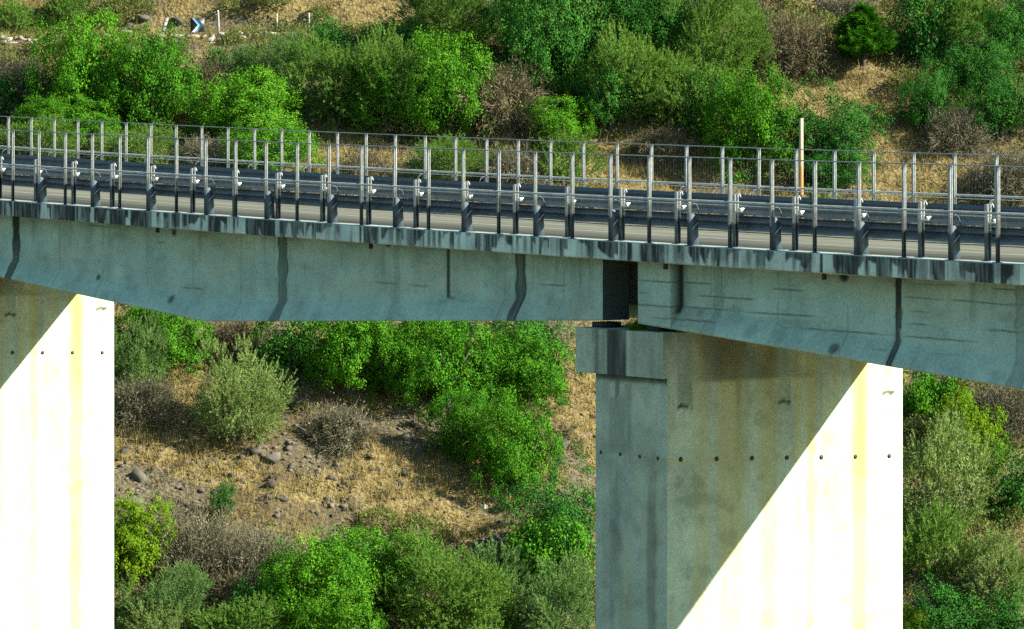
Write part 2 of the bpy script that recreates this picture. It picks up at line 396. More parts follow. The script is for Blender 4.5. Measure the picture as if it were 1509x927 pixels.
def edge_mesh(a, b, near):
    us = np.arange(a, b + .001, .05); nz = 14
    wo, wi = (-.15, .5) if near else (8.65, 8.0)
    V = []; U = []; Z = []; T = []
    sg = 1 if near else -1
    for u in us:
        d = deck(u)
        lip = .012 * (vn(np.array(u * .9), np.array(0.), 4) - .5)
        row = [(wo + .012 * sg, .0), (wo, -.02)] + [(wo, -.02 - (.40 + lip) * i / nz) for i in range(1, nz + 1)] + [(wo + .16 * sg, -.445 + lip), (wo + .2 * sg, -.254), (wi, -.254), (wi, -.0)]
        for (w, z) in row: V.append((u, w, z + d)); U.append(u); Z.append(z); T.append(abs(w - wo) < .02)
    k = len(row); n = len(us); idx = np.arange(n * k).reshape(n, k); jn = np.roll(idx, -1, axis=1)
    q = np.stack([idx[:-1], idx[1:], jn[1:], jn[:-1]], -1).reshape(-1, 4)
    if not near: q = q[:, ::-1]
    caps = [idx[0][None, :], idx[-1][::-1][None, :]] if near else [idx[0][::-1][None, :], idx[-1][None, :]]
    U = np.array(U); Z = np.array(Z); T = np.array(T)
    seg = _h(np.floor(U / .98), np.floor(U * 0), 13); dirt = .35 + .65 * sst(.35, .65, fbm(U * .33, U * 0, 43, 3))
    reach = .05 + .55 * vn(U * 3.9, U * 0, 33) ** 1.5 * (.5 + seg)            # how far each run comes down
    run = sst(-.05, .05, Z + reach)
    drk = .35 + .6 * vn(U * 5.2, U * 0, 35)
    fine = sst(.50, .62, vn(U * 8.5, Z * .35, 39)) * (.45 + .5 * vn(U * 1.7, U * 0, 40))
    mid = sst(.52, .66, vn(U * 3.1, Z * .4, 45)) * .85
    wash = .30 * sst(.3, .7, fbm(U * 1.3, Z * 1.5, 47, 3)) + .25 * (seg > .6)
    s = np.maximum.reduce([run * (drk > .62) * .95, fine * (.5 + .5 * sst(-.42, -.1, Z + .12)), mid * dirt, wash * .8]) * (.5 + .5 * dirt)
    s = (.35 * s + .65 * sst(.12, .8, s)) * .9 * (.72 + .5 * fbm(U * 14, Z * 2.5, 52, 3)); s = s + .22 * sst(.45, .7, fbm(U * 24, Z * .8, 53, 2)) * sst(.05, .3, s + .15)
    s = np.maximum(s, .8 * sst(.03, .012, np.abs(U - np.round(U / 4.9) * 4.9)))
    s = np.clip(s, 0, .95)
    s = np.where(T & (Z < -.005), s, .0)
    Wd = np.array([abs(v[1] - wo) for v in V]); s = np.where((Z > -.005) & (Wd > .1), .82, s); s = np.where((Z > -.005) & (Wd <= .1), .25 + .35 * fbm(U * 3, U * 0, 71, 3), s)
    return mesh_data('edge_beam', V, [q] + caps, M_EDGE, {'stain_shade': s, 'rust': np.zeros(len(U))})

span_labels = ['left concrete bridge span running off the edge beyond the left pier', 'middle concrete bridge span with dark drip stains, resting on both pale piers',
               'right concrete bridge span with board marks, running from the gap to the right edge']
SP = []
for i, (a, b) in enumerate(SPANS):
    root = empty('bridge_span', (BX, BY, 0), -TH, span_labels[i], 'bridge span', 'spans of the concrete road bridge')
    a2, b2 = a - .68, b + .68
    for j in range(4):
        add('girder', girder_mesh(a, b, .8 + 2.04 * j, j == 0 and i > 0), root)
    m = MB(); m.sweep([(.06, -.25), (8.44, -.25), (8.44, -.13), (.06, -.13)][::1], span_part_us(a2, b2)); add('deck_slab', m.data('deck_slab', M_DARKC), root)
    add('edge_beam', edge_mesh(a2, b2, True), root)
    add('edge_beam', edge_mesh(a2, b2, False), root)
    for (u0, u1) in ((a + .35, a + .75), (b - .75, b - .35)):
        for j in range(3):
            w0 = .8 + 2.04 * j + .783; zt = deck(u0) - .28
            m = MB(); m.box(u0, u1, w0, w0 + 1.254, zt - 1.35, zt); add('diaphragm', m.data('diaphragm', M_DARKC), root)
    for up in {1: (-13.9, -3.4, -24.5), 2: (14.66, 8.9), 0: ()}[i]:
        m = MB(); m.tube([(up, .55, deck(up) - .2), (up, .55, deck(up) - .62)], .055, 8); add('drain_pipe', m.data('drain_pipe', M_PIPE), root)
    SP.append(root)

# piers ------------------------------------------------------------
def face_grid(n1, n2, p00, p10, p01):
    """grid of points on a planar face"""
    s = np.linspace(0, 1, n1); t = np.linspace(0, 1, n2); S, T = np.meshgrid(s, t)
    p00, p10, p01 = map(np.array, (p00, p10, p01))
    P = p00 + S[..., None] * (p10 - p00) + T[..., None] * (p01 - p00)
    idx = np.arange(n1 * n2).reshape(n2, n1)
    q = np.stack([idx[:-1, :-1], idx[:-1, 1:], idx[1:, 1:], idx[1:, :-1]], -1).reshape(-1, 4)
    return P.reshape(-1, 3), q
PW0, PW1 = .70, 7.85
def pier(u1, second, label):
    root = empty('bridge_pier', at(u1 - 1.4, 4.27, -17.0), -TH, label, 'bridge pier', 'concrete piers of the road bridge')
    ox, oy, oz = u1 - 1.4, 4.27, -17.0
    zc = deck(u1 - 1.4) - 2.12                               # top of the cap
    zs = zc - 1.06                                           # underside of the cap
    u0 = u1 - 2.775; zb = -18.5
    V = []; Q = []; n = 0; ST_ = []; RU = []
    def face(p00, p10, p01, d1, d2, kind):
        nonlocal n
        P, q = face_grid(d1, d2, p00, p10, p01); V.append(P); Q.append(q + n); n += len(P)
        Zr = P[:, 2] - zc
        if kind == 'wide':
            w = P[:, 1]
            ru = np.zeros(len(P)); s = np.zeros(len(P))
            for (wc, hw, am) in ((5.0, .22, .55), (6.5, .35, .75), (2.6, .5, .55), (3.7, .35, .5), (4.6, .14, .45), (1.7, .3, .35), (7.35, .12, .3), (5.75, .12, .35)):
                ru = np.maximum(ru, am * sst(1.2, .3, np.abs(w - wc + .1 * (fbm(Zr * .8, w * 0, 3) - .5)) / hw) * (.55 + .6 * fbm(w * 4, Zr * .35, 19)))
            ru = np.maximum(ru, .30 * sst(.45, .75, fbm(w * 1.2, Zr * .2, 23)))
            ru = np.maximum(ru, .5 * sst(.10, .02, np.abs(Zr + 3.0)) * sst(.4, .7, fbm(w * 2, Zr * 6, 44)))
            s = np.maximum(s, .45 * sst(.5, .85, fbm(w * 3.2, Zr * .15, 29)) * sst(-5, -.5, Zr))
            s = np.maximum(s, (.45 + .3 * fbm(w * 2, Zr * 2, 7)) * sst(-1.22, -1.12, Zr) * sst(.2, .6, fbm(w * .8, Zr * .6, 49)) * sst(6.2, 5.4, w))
            s = np.maximum(s, .25 * sst(.6, .8, fbm(w * 2.3, Zr * 2.3, 57, 5)))
            # mortar curtains hanging from the top with ragged lower ends
            for (wc, hw, zl, am) in ((1.22, .24, -1.72, .42), (4.2, .2, -1.72, .42), (7.4, .21, -1.62, .12)):
                inside = sst(hw * 1.05, hw * .9, np.abs(w - wc)); rag = zl + .1 * (fbm(w * 9, w * 0, 3) - .5)
                s = np.maximum(s, am * inside * sst(rag - .02, rag + .02, Zr) * (.5 + .6 * fbm(w * 12, Zr * 1.2, 77)))
                s = np.maximum(s, .92 * inside * sst(.075, .03, np.abs(Zr - rag)) * sst(.25, .45, fbm(w * 11, Zr * 9, 5)))
                ru = np.maximum(ru, .25 * inside * sst(rag, rag + .05, Zr) * (am < .2))
            for (wc, zz) in ((6.05, -2.75), (5.1, -2.9), (7.85 - .1, -5.8), (7.4, -5.4 if not second else -9)):
                s = np.maximum(s, .4 * sst(.22, .02, np.hypot((w - wc) * .8, Zr - zz)) * sst(.45, .7, fbm(w * 9, Zr * 9, 6)))
        else:
            u = P[:, 0]; w = u
            ru = .2 * sst(.5, .8, fbm(u * 1.4, Zr * .3, 61)); s = .38 * sst(.48, .8, fbm(u * 2.2, Zr * .2, 63)) + .15 * sst(.5, .7, fbm(u * 3, Zr * 3, 64))
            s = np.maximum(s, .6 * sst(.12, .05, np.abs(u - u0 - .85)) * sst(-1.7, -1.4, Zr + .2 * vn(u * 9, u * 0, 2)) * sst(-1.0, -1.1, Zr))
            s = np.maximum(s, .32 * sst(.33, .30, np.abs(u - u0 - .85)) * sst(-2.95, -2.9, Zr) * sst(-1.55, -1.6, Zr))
            s = np.maximum(s, .93 * sst(-1.22 - .10 * fbm(u * 5, u * 0, 66), -1.13, Zr) * (.75 + .35 * fbm(u * 6, Zr * 2, 66)))  # shadow line below the cap, painted on the top of the shaft
        ST_.append(np.clip(s, 0, .95)); RU.append(np.clip(ru * 1.08, 0, .9))
    k = .055
    nz = int((zs - (-10.5)) / k); nzw = int((zc - (-10.5)) / k)
    # upper, finely divided faces (down to z=-10.5), then plain faces to the ground
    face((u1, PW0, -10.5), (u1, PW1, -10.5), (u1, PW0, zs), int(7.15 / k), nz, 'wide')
    face((u0, PW0, -10.5), (u1, PW0, -10.5), (u0, PW0, zs), int(2.8 / k), nz, 'end')
    face((u1, PW0, zb), (u1, PW1, zb), (u1, PW0, -10.5), 40, 12, 'wide')
    face((u0, PW0, zb), (u1, PW0, zb), (u0, PW0, -10.5), 14, 12, 'end')
    face((u1, PW1, zb), (u0, PW1, zb), (u1, PW1, zs), 6, 10, 'end')
    face((u0, PW1, zb), (u0, PW0, zb), (u0, PW1, zs), 10, 10, 'wide')
    off = np.array([ox, oy, oz])
    me = mesh_data('pier_shaft', np.concatenate(V) - off, np.concatenate(Q), M_PIER, {'stain_shade': np.concatenate(ST_), 'rust': np.concatenate(RU)})
    add('shaft', me, root)
    # cap: proud of the shaft at the near side, cantilevered to the left, flush with the sunlit face
    V = []; Q = []; ST_ = []; RU = []; n = 0
    ca, cb, cw0, cw1 = u0 - .64, u1 + .003, PW0 - .12, PW1 + .0
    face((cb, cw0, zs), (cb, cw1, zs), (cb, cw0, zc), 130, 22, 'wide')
    def capface(p00, p10, p01, d1, d2, cap):
        nonlocal n
        P, q = face_grid(d1, d2, p00, p10, p01); V.append(P); Q.append(q + n); n += len(P)
        u = P[:, 0] - u0; Zr = P[:, 2] - zc; s = np.zeros(len(P))
        if cap:
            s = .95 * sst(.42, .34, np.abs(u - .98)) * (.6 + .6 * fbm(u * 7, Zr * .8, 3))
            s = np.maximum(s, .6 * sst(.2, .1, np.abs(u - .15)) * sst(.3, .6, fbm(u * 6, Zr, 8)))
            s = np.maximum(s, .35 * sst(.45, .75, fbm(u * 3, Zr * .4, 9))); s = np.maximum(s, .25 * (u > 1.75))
        ST_.append(np.clip(s, 0, .95)); RU.append(np.zeros(len(P)))
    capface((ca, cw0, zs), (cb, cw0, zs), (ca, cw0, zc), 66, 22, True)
    capface((cb, cw1, zs), (ca, cw1, zs), (cb, cw1, zc), 4, 4, False)
    capface((ca, cw1, zs), (ca, cw0, zs), (ca, cw1, zc), 4, 4, False)
    capface((ca, cw0, zc), (cb, cw0, zc), (ca, cw1, zc), 4, 4, False)
    capface((ca, cw1, zs), (cb, cw1, zs), (ca, cw0, zs), 4, 4, False)
    me = mesh_data('pier_cap', np.concatenate(V) - off, np.concatenate(Q), M_PIER, {'stain_shade': np.concatenate(ST_), 'rust': np.concatenate(RU)})
    add('cap', me, root)
    # bearings on the cap under the girder ends
    for uc in (u1 - 3.0, u1 - .85):
        for j in range(4):
            w = .8 + 2.04 * j + .39
            m = MB(); m.box(uc - .22 - ox, uc + .22 - ox, w - .27 - oy, w + .27 - oy, zc - .0 - oz + .003, zc + .13 - oz + .0)
            add('bearing', m.data('bearing', M_BLACK), root)
    # formwork tie holes
    zh = zc - 3.08
    hs = [(u1, 1.1 + 1.055 * j, -5.15 - .035 * j - (0 if second else -.0)) for j in range(7)]
    for (uu, w, z) in hs:
        z2 = z if second else z + .76
        m = MB(); m.tube([(uu - .05 - ox, w - oy, z2 - oz), (uu + .012 - ox, w - oy, z2 - oz)], .058, 10); add('tie_hole', m.data('tie_hole', M_PIPE), root)
    if second:
        for uu in (6.2, 6.96, 7.72, 8.42):
            m = MB(); m.tube([(uu - ox, PW0 + .05 - oy, -5.13 - oz), (uu - ox, PW0 - .012 - oy, -5.13 - oz)], .045, 10); add('tie_hole', m.data('tie_hole', M_PIPE), root)
    return root
pier(8.763, True, 'right concrete pier with shaded near face and cap below the gap between spans')
pier(-28.715, False, 'left concrete pier, its sunlit face cut off by the left edge of the photo')

# road -------------------------------------------------------------
us = span_part_us(UA, UB)
m = MB(); m.sweep([(.503, -.126), (7.997, -.126), (7.997, -.07), (.503, -.07)], us)
o = props(add('road', m.data('road', M_ASPH), None, (BX, BY, 0), -TH), kind='structure')
for wl in (.95, 7.45, 4.22):
    m = MB(); m.sweep([(wl, -.0665), (wl + .12, -.0665)], us, closed=False)
    add('edge_line' if wl != 4.22 else 'centre_line', m.data('edge_line', plain('worn_road_paint', (.27, .26, .21), .8)), o)

# fences -----------------------------------------------------------
def post_mesh():
    m = MB(); h0 = .0; h1 = 1.99
    for w in (-.03, .022): m.box(-.037, .037, w, w + .008, h0, h1)
    m.box(-.022, -.014, -.0215, .0215, h0, h1 - .002)
    m.box(-.042, .042, -.035, .035, h1, h1 + .012)
    m.box(-.09, .09, -.07, .07, .0, .015)
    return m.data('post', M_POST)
def wide_mesh():
    m = MB()
    prof = [(-.045, .016), (.24, .016), (.225, .30), (.205, .56), (.16, .66), (.08, .73), (-.045, .74)]
    for x0 in (.045,):
        v = [(x0, w, z) for (w, z) in prof] + [(x0 + .012, w, z) for (w, z) in prof]; k = len(prof)
        m.raw(v, [np.array([list(range(k))[::-1]]), np.array([[k + i for i in range(k)]]), np.array([[i, (i + 1) % k, k + (i + 1) % k, k + i] for i in range(k)])])
    m.box(-.10, .10, -.07, .29, .0, .014)
    pts = [(.02, .225, .50)] + [(.02, .10 + .16 * math.cos(t), .74 + .22 * math.sin(t)) for t in np.linspace(0, 1.6, 8)]
    m.tube(pts, .016, 6)
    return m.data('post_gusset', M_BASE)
def panel_mesh(L, pitch=.1):
    m = MB(); r = .0002
    nv = int(L / pitch); q = []; v = []
    for i in range(1, nv):
        x = L * i / nv
        m.box(x - r, x + r, -r, r, 1.03, 1.965)
    for z in np.arange(1.06, 1.96, .3): m.box(0.03, L - .03, r, r * 2.4, z - r * .8, z + r * .8)
    return m.data('mesh_panel', M_WIRE)
POST, WIDE, PANEL, PANELF = post_mesh(), wide_mesh(), panel_mesh(1.5), panel_mesh(1.5, .5)
PREV = {}
def fence(w, phase, i0, i1, gusset_par, flip, label):
    root = empty('safety_fence', at(0, w, 0), -TH, label, 'fence', 'wire mesh fences along the bridge deck')
    sy = -1 if flip else 1
    for i in range(i0, i1):
        u = phase + 1.5 * i
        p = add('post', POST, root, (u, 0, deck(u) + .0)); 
        if i % 2 == gusset_par:
            g = add('post_gusset', WIDE, p, (0, 0, 0)); g.scale = (1, sy, 1)
        if i < i1 - 1:
            pn = add('mesh_panel', PANELF if flip else PANEL, root, (u, .0, deck(u) + .0))
            sl = math.atan((deck(u + 1.5) - deck(u)) / 1.5); pn.rotation_euler = (0, -sl, 0)
    ua, ub = phase + 1.5 * i0, phase + 1.5 * (i1 - 1)
    us2 = np.arange(ua - .05, ub + .06, .5)
    m = MB(); m.tube([(u, 0, deck(u) + 2.0 + .012) for u in us2], .013, 8); add('top_rail', m.data('top_rail', M_TUBE), root)
    m = MB(); m.tube([(u, -.055 * sy, deck(u) + 1.03) for u in us2], .026, 8); m.tube([(u, -.05 * sy, deck(u) + .955) for u in us2], .009, 5)
    add('middle_rail', m.data('middle_rail', M_STEEL), root)
    return root
fence(0.0, 0.0, -34, 22, 1, False, 'nearer wire mesh fence on the edge of the deck above the stained concrete')
fence(WF, -12.59, -32, 28, 0, True, 'farther wire mesh fence on the far side of the road, in front of the bushes')

# guardrails ---------------------------------------------------------
def wave_profile(z0, n, w, sg, pitch=.18, dep=.075):
    pts = []
    for k in range(n):
        b = z0 + k * pitch
        pts += [(w, b), (w, b + .03), (w + sg * dep, b + .085), (w + sg * dep, b + .115), (w, b + .17)]
    pts.append((w, z0 + n * pitch))
    t = .006
    return pts + [(x - sg * t, z) for (x, z) in reversed(pts)]
def gpost_mesh(h, sg):
    m = MB()
    m.box(-.06, .06, -.045, -.037, 0, h); m.box(-.06, .06, .037, .045, 0, h); m.box(-.06, -.052, -.0365, .0365, 0, h)
    m.box(-.12, .12, -.09, .09, 0, .015)
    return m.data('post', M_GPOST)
def hook_mesh(h):
    m = MB(); m.tube([(.0, 0, h - .02), (.04, .02, h + .02), (.10, .03, h + .015), (.13, .04, h - .04), (.12, .05, h - .07)], .014, 6); return m.data('hook', M_STEEL)
def spacer_mesh():
    m = MB()
    v = [(.26 + t * .3, -.02 + t * .95, z) for (t, z) in ((-.06, .895), (.06, .895), (.042, .79), (-.042, .79))]; v += [(x - .011, y + .004, z) for (x, y, z) in v]
    m.raw(v, [np.array([[3, 2, 1, 0], [4, 5, 6, 7], [0, 1, 5, 4], [1, 2, 6, 5], [2, 3, 7, 6], [3, 0, 4, 7]])])
    m.box(.03, .262, -.035, -.02, .80, .83)
    return m.data('reflector_plate', M_WHITE)
GP = gpost_mesh(1.2, 1); HK = hook_mesh(1.2); SPC = spacer_mesh(); GPF = gpost_mesh(.8, 1)
def guardrail(w, sg, near, label):
    root = empty('guardrail', at(0, w, 0), -TH, label, 'guardrail', 'steel guardrails along the road')
    k0, k1 = (-26, 16) if near else (-26, 14)
    for k in range(k0, k1):
        u = 3.3 + 2.133 * k + (0 if near else .9)
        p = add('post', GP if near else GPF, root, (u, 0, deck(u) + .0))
        if near:
            add('hook', HK, p); add('reflector_plate', SPC, p)
    us2 = np.arange(3.3 + 2.133 * k0 - .3, 3.3 + 2.133 * (k1 - 1) + .5, .71)
    m = MB()
    prof = wave_profile(.42 if near else .47, 3 if near else 2, .0, sg)
    if near:
        m.sweep([(sg * .13 + x, z) for (x, z) in wave_profile(.40, 2, .0, sg, .15)], us2); add('lower_beam', m.data('lower_beam', M_RAILD), root)
        m = MB(); m.sweep([(sg * .13 + x, z) for (x, z) in wave_profile(.735, 1, .0, sg, .235, .06)], us2); add('upper_beam', m.data('upper_beam', M_RAIL), root)
    else:
        m.sweep([(sg * .13 + x, z) for (x, z) in prof], us2); add('beam', m.data('beam', M_RAILD), root)
    return root
guardrail(.29, 1, True, 'nearer guardrail with tall posts, hooks and small white plates behind the near fence')
guardrail(8.2, -1, False, 'farther guardrail, a low dark two wave beam across the road')

# wooden pole at the far edge
def pole_mat():
    m, nt, nd, lk = new_mat('peeling_painted_wood')
    out = N(nd, 'ShaderNodeOutputMaterial'); p = N(nd, 'ShaderNodeBsdfPrincipled'); lk.new(p.outputs[0], out.inputs[0])
    tc = N(nd, 'ShaderNodeTexCoord'); sx = N(nd, 'ShaderNodeSeparateXYZ'); lk.new(tc.outputs['Object'], sx.inputs[0])
    no = N(nd, 'ShaderNodeTexNoise'); no.inputs['Scale'].default_value = 6; lk.new(tc.outputs['Object'], no.inputs[0])
    z = math_(nd, lk, 'ADD', sx.outputs['Z'], math_(nd, lk, 'MULTIPLY', no.outputs[0], .25))
    r = ramp(nd, [(.0, (.1, .06, .03)), (.34, (.27, .13, .035)), (.60, (.32, .17, .05)), (.64, (.33, .28, .18)), (1, (.36, .31, .21))])
    lk.new(math_(nd, lk, 'DIVIDE', z, 3.3), r.inputs[0]); lk.new(r.outputs[0], p.inputs['Base Color']); p.inputs['Roughness'].default_value = .8
    return m
u = 3.73
m = MB(); m.tube([(0, 0, 0), (.01, 0, 1.1), (.015, 0, 2.0), (.03, 0, 3.15)], [.075, .066, .058, .046], 10)
pl = props(add('wooden_pole', m.data('wooden_pole', pole_mat(), True), None, at(u, 8.79, deck(u) - .36), -TH), 'pale wooden pole with a brown lower half rising above the far fence', 'pole')
m = MB(); m.box(-.12, .12, -.125, -.09, .25, .33); m.box(-.12, .12, .09, .11, .25, .33); m.box(-.12, -.1, -.09, .09, .25, .33); m.box(.1, .12, -.09, .09, .25, .33)
m.box(-.1, .1, -.11, .1, 1.1, 1.22); add('bracket', m.data('bracket', M_BLACK), pl)

# ------------------------------------------------------------------ vegetation
def fib(n, jit=.0):
    i = np.arange(n) + .5; z = 1 - 2 * i / n; a = math.pi * (1 + 5 ** .5) * i
    r = np.sqrt(1 - z * z); P = np.stack([r * np.cos(a), r * np.sin(a), z], -1)
    P += RNG.normal(0, jit, P.shape); return P / np.linalg.norm(P, axis=1, keepdims=True)
def unit(v): return v / (np.linalg.norm(v, axis=-1, keepdims=True) + 1e-9)
def leaf_quads(C, Nn, T, L, W):
    """diamond leaves: centre, normal, long direction, half length, half width"""
    T = unit(T - Nn * np.sum(T * Nn, -1, keepdims=True)); B = np.cross(Nn, T)
    L = np.broadcast_to(L, (len(C),))[:, None]; W = np.broadcast_to(W, (len(C),))[:, None]
    v = np.stack([C - T * L, C + B * W - T * L * .1, C + T * L, C - B * W - T * L * .1], 1)
    return v.reshape(-1, 3)
def finish_leaves(name, parts, mat):
    V = np.concatenate(parts); n = len(V) // 4
    return mesh_data(name, V, np.arange(n * 4).reshape(n, 4), mat)

def lobes_for(R, H, lob_r, zlow):
    n = max(10, int(3.6 * (R / lob_r) ** 2))
    P = fib(n, .16); P = P[P[:, 2] > zlow]
    jit = RNG.uniform(.62, 1.02, len(P))
    sd = int(RNG.integers(1e4)); az_ = np.arctan2(P[:, 1], P[:, 0])
    bulge = .48 + .88 * fbm(np.cos(az_) * 1.5 + 5 + P[:, 2] * 1.1, np.sin(az_) * 1.5 + 7 - P[:, 2] * .8, sd, 2)
    C = P * np.array([R, R, H]) * (jit * bulge * (1 - .62 * lob_r / R))[:, None]
    r = lob_r * RNG.uniform(.55, 1.3, len(P))
    return C, r
def broad_crown(R, H, mat, lob=.60, clump=.27, leaf=.056, per=88, zlow=-.75, gap=.34):
    """dense rounded shrub: lobes > clumps > leaves, centre at (0,0,H*.62)"""
    lob = min(lob, R * .48)
    C, r = lobes_for(R, H, lob, zlow)
    K = []; KN = []
    for c, rr in zip(C, r):
        if RNG.random() < gap * .5: continue
        n = int(4 * math.pi * rr * rr / (clump * clump * 2.2)); p = fib(max(8, n), .22)
        out = unit(c / np.array([R, R, H]) + np.array([0, 0, .25]))
        p = p[(p @ out) > -.25]
        rad = rr * RNG.uniform(.72, 1.08, len(p))
        K.append(c + p * rad[:, None]); KN.append(unit(p + .5 * out))
    K = np.concatenate(K); KN = np.concatenate(KN)
    # drop clumps buried deep inside other lobes
    d = np.min(np.linalg.norm(K[:, None, :] - C[None], axis=2) / r[None], axis=1)
    keep = d > .6; K, KN = K[keep], KN[keep]
    sel = (RNG.random(len(K)) > gap * .6) & (fbm(K[:, 0] * 1.25 + 9, K[:, 2] * 1.5 + K[:, 1] * .9, int(RNG.integers(999)), 3) > .395 + .12 * gap); K, KN = K[sel], KN[sel]
    cs = clump * RNG.uniform(.7, 1.35, len(K))
    idx = np.repeat(np.arange(len(K)), per)
    dr = unit(RNG.normal(0, 1, (len(idx), 3)) + .55 * KN[idx])
    P = K[idx] + dr * (cs[idx] * RNG.uniform(.25, 1.05, len(idx)))[:, None]
    nn = unit(dr * .8 + KN[idx] * .5 + RNG.normal(0, .55, dr.shape) + np.array([0, 0, .25]))
    tt = RNG.normal(0, 1, dr.shape) + dr * .6
    s = RNG.uniform(.7, 1.25, len(idx)) * leaf
    v1 = leaf_quads(P, nn, tt, s * .62, s * .36)
    # sparse inner leaves so that the heart of the crown is not empty
    n = int(1100 * R * R); q = unit(RNG.normal(0, 1, (n, 3))) * (RNG.uniform(0, 1, n) ** .4)[:, None] * np.array([R, R, H]) * .58
    q = q[q[:, 2] > -.6 * H]
    v2 = leaf_quads(q, unit(RNG.normal(0, 1, q.shape)), RNG.normal(0, 1, q.shape), .055, .032)
    return finish_leaves('crown', [v1 + np.array([0, 0, .62 * H]), v2 + np.array([0, 0, .62 * H])], mat)

def feathery_crown(R, H, mat, lob=.8, leaf=.085, twig=.36, per=34, dens=1.3, zlow=-.7, up=.3):
    """olive like crown: many fine twigs pointing up and outwards with narrow leaves"""
    lob = min(lob, R * .5)
    C, r = lobes_for(R, H, lob, zlow)
    K = []; KD = []
    for c, rr in zip(C, r):
        n = int(dens * 4 * math.pi * rr * rr / .055); p = fib(max(10, n), .3)
        out = unit(c / np.array([R, R, H]) + np.array([0, 0, .3])); p = p[(p @ out) > -.35]
        K.append(c + p * (rr * RNG.uniform(.45, .95, len(p)))[:, None])
        KD.append(unit(p * .7 + out * .5 + np.array([0, 0, up]) + RNG.normal(0, .3, p.shape)))
    K = np.concatenate(K); KD = np.concatenate(KD)
    d = np.min(np.linalg.norm(K[:, None, :] - C[None], axis=2) / r[None], axis=1)
    keep = (d > .38) & (RNG.random(len(K)) > .08) & (fbm(K[:, 0] * 1.1 + 9, K[:, 2] * 1.3 + K[:, 1] * .8, int(RNG.integers(999)), 3) > .43); K, KD = K[keep], KD[keep]
    tl = twig * RNG.uniform(.5, 1.3, len(K))
    idx = np.repeat(np.arange(len(K)), per)
    t = RNG.uniform(0, 1, len(idx)); side = unit(RNG.normal(0, 1, (len(idx), 3)))
    P = K[idx] + KD[idx] * (t * tl[idx])[:, None] + side * (.05 * (1.2 - t))[:, None]
    tt = unit(KD[idx] * .9 + side * .8); nn = unit(np.cross(tt, RNG.normal(0, 1, tt.shape)) + np.array([0, 0, .3]))
    s = leaf * RNG.uniform(.6, 1.2, len(idx))
    v1 = leaf_quads(P, nn, tt, s * .55, s * .15)
    n = int(1500 * R * R); q = unit(RNG.normal(0, 1, (n, 3))) * (RNG.uniform(0, 1, n) ** .4)[:, None] * np.array([R, R, H]) * .7
    q = q[q[:, 2] > -.55 * H]
    v2 = leaf_quads(q, unit(RNG.normal(0, 1, q.shape)), RNG.normal(0, 1, q.shape), .055, .014)
    return finish_leaves('crown', [v1 + np.array([0, 0, .62 * H]), v2 + np.array([0, 0, .62 * H])], mat)

def conifer_crown(R, H, mat):
    K = []; KD = []
    for i in range(90):
        t = RNG.uniform(0.04, 1); a = RNG.uniform(0, 2 * math.pi); rad = R * (1 - t) ** .8 * RNG.uniform(.75, 1.1)
        n = 9
        for s in np.linspace(.25, 1, n):
            K.append((math.cos(a) * rad * s, math.sin(a) * rad * s, H * (.1 + .9 * t) + rad * s * .35)); KD.append((math.cos(a) * .7, math.sin(a) * .7, .8))
    for s in np.linspace(0, 1, 12): K.append((0, 0, H * (.85 + .15 * s))); KD.append((0, 0, 1))
    K = np.array(K) + RNG.normal(0, .06, (len(K), 3)); KD = unit(np.array(KD) + RNG.normal(0, .25, (len(K), 3)))
    per = 46; idx = np.repeat(np.arange(len(K)), per); side = unit(RNG.normal(0, 1, (len(idx), 3)))
    P = K[idx] + KD[idx] * RNG.uniform(-.05, .3, len(idx))[:, None] + side * .07
    tt = unit(KD[idx] + side * .9); nn = unit(np.cross(tt, RNG.normal(0, 1, tt.shape)))
    return finish_leaves('crown', [leaf_quads(P, nn, tt, .085 * RNG.uniform(.7, 1.2, len(idx)), .012)], mat)

def strip_tris(A, B, w, up=None):
    """thin flat twigs from A to B, width w tapering to a point; two crossed blades"""
    T = unit(B - A); out = []
    for s in range(2):
        side = unit(np.cross(T, RNG.normal(0, 1, T.shape)))
        ww = np.broadcast_to(w, (len(A),))[:, None]
        out.append(np.stack([A - side * ww, A + side * ww, B + side * ww * .35, B - side * ww * .35], 1).reshape(-1, 3))
    return np.concatenate(out)
def twig_bush(R, H, mat, n=420, droop=.9):
    parts = []
    a = RNG.uniform(0, 2 * math.pi, n); el = RNG.uniform(.1, 1.25, n); L = RNG.uniform(.55, 1.05, n)
    base = np.stack([RNG.normal(0, .22 * R, n), RNG.normal(0, .22 * R, n), np.full(n, -.15)], -1)
    d = np.stack([np.cos(a) * np.cos(el) * R, np.sin(a) * np.cos(el) * R, np.sin(el) * H], -1)
    p0 = base; k = 5
    pts = [base]
    for i in range(1, k + 1):
        t = i / k
        p = base + d * (L * t)[:, None] + RNG.normal(0, .05 * R, (n, 3)) * t; p[:, 2] -= droop * t * t * H * .5 * (1 - np.sin(el))
        pts.append(p)
    for i in range(k):
        parts.append(strip_tris(pts[i], pts[i + 1], .010 * (1 - .14 * i)))
    # side twigs
    for rep in range(7):
        for i in range(1, k + 1):
            b = pts[i] + RNG.normal(0, .02, pts[i].shape); dirn = unit(pts[i] - pts[i - 1]) + RNG.normal(0, .65, b.shape)
            parts.append(strip_tris(b, b + unit(dirn) * RNG.uniform(.12, .38, n)[:, None] * min(1, R), .006))
    for i in range(2, k + 1):                            # withered leaves left on the twigs
        for rep in range(6):
            b = pts[i] + RNG.normal(0, .11 * min(1.2, R), pts[i].shape); s_ = RNG.uniform(.018, .045, n)
            parts.append(leaf_quads(b, unit(RNG.normal(0, 1, b.shape)), RNG.normal(0, 1, b.shape), s_, s_ * .4))
    return finish_leaves('twigs', parts, mat)

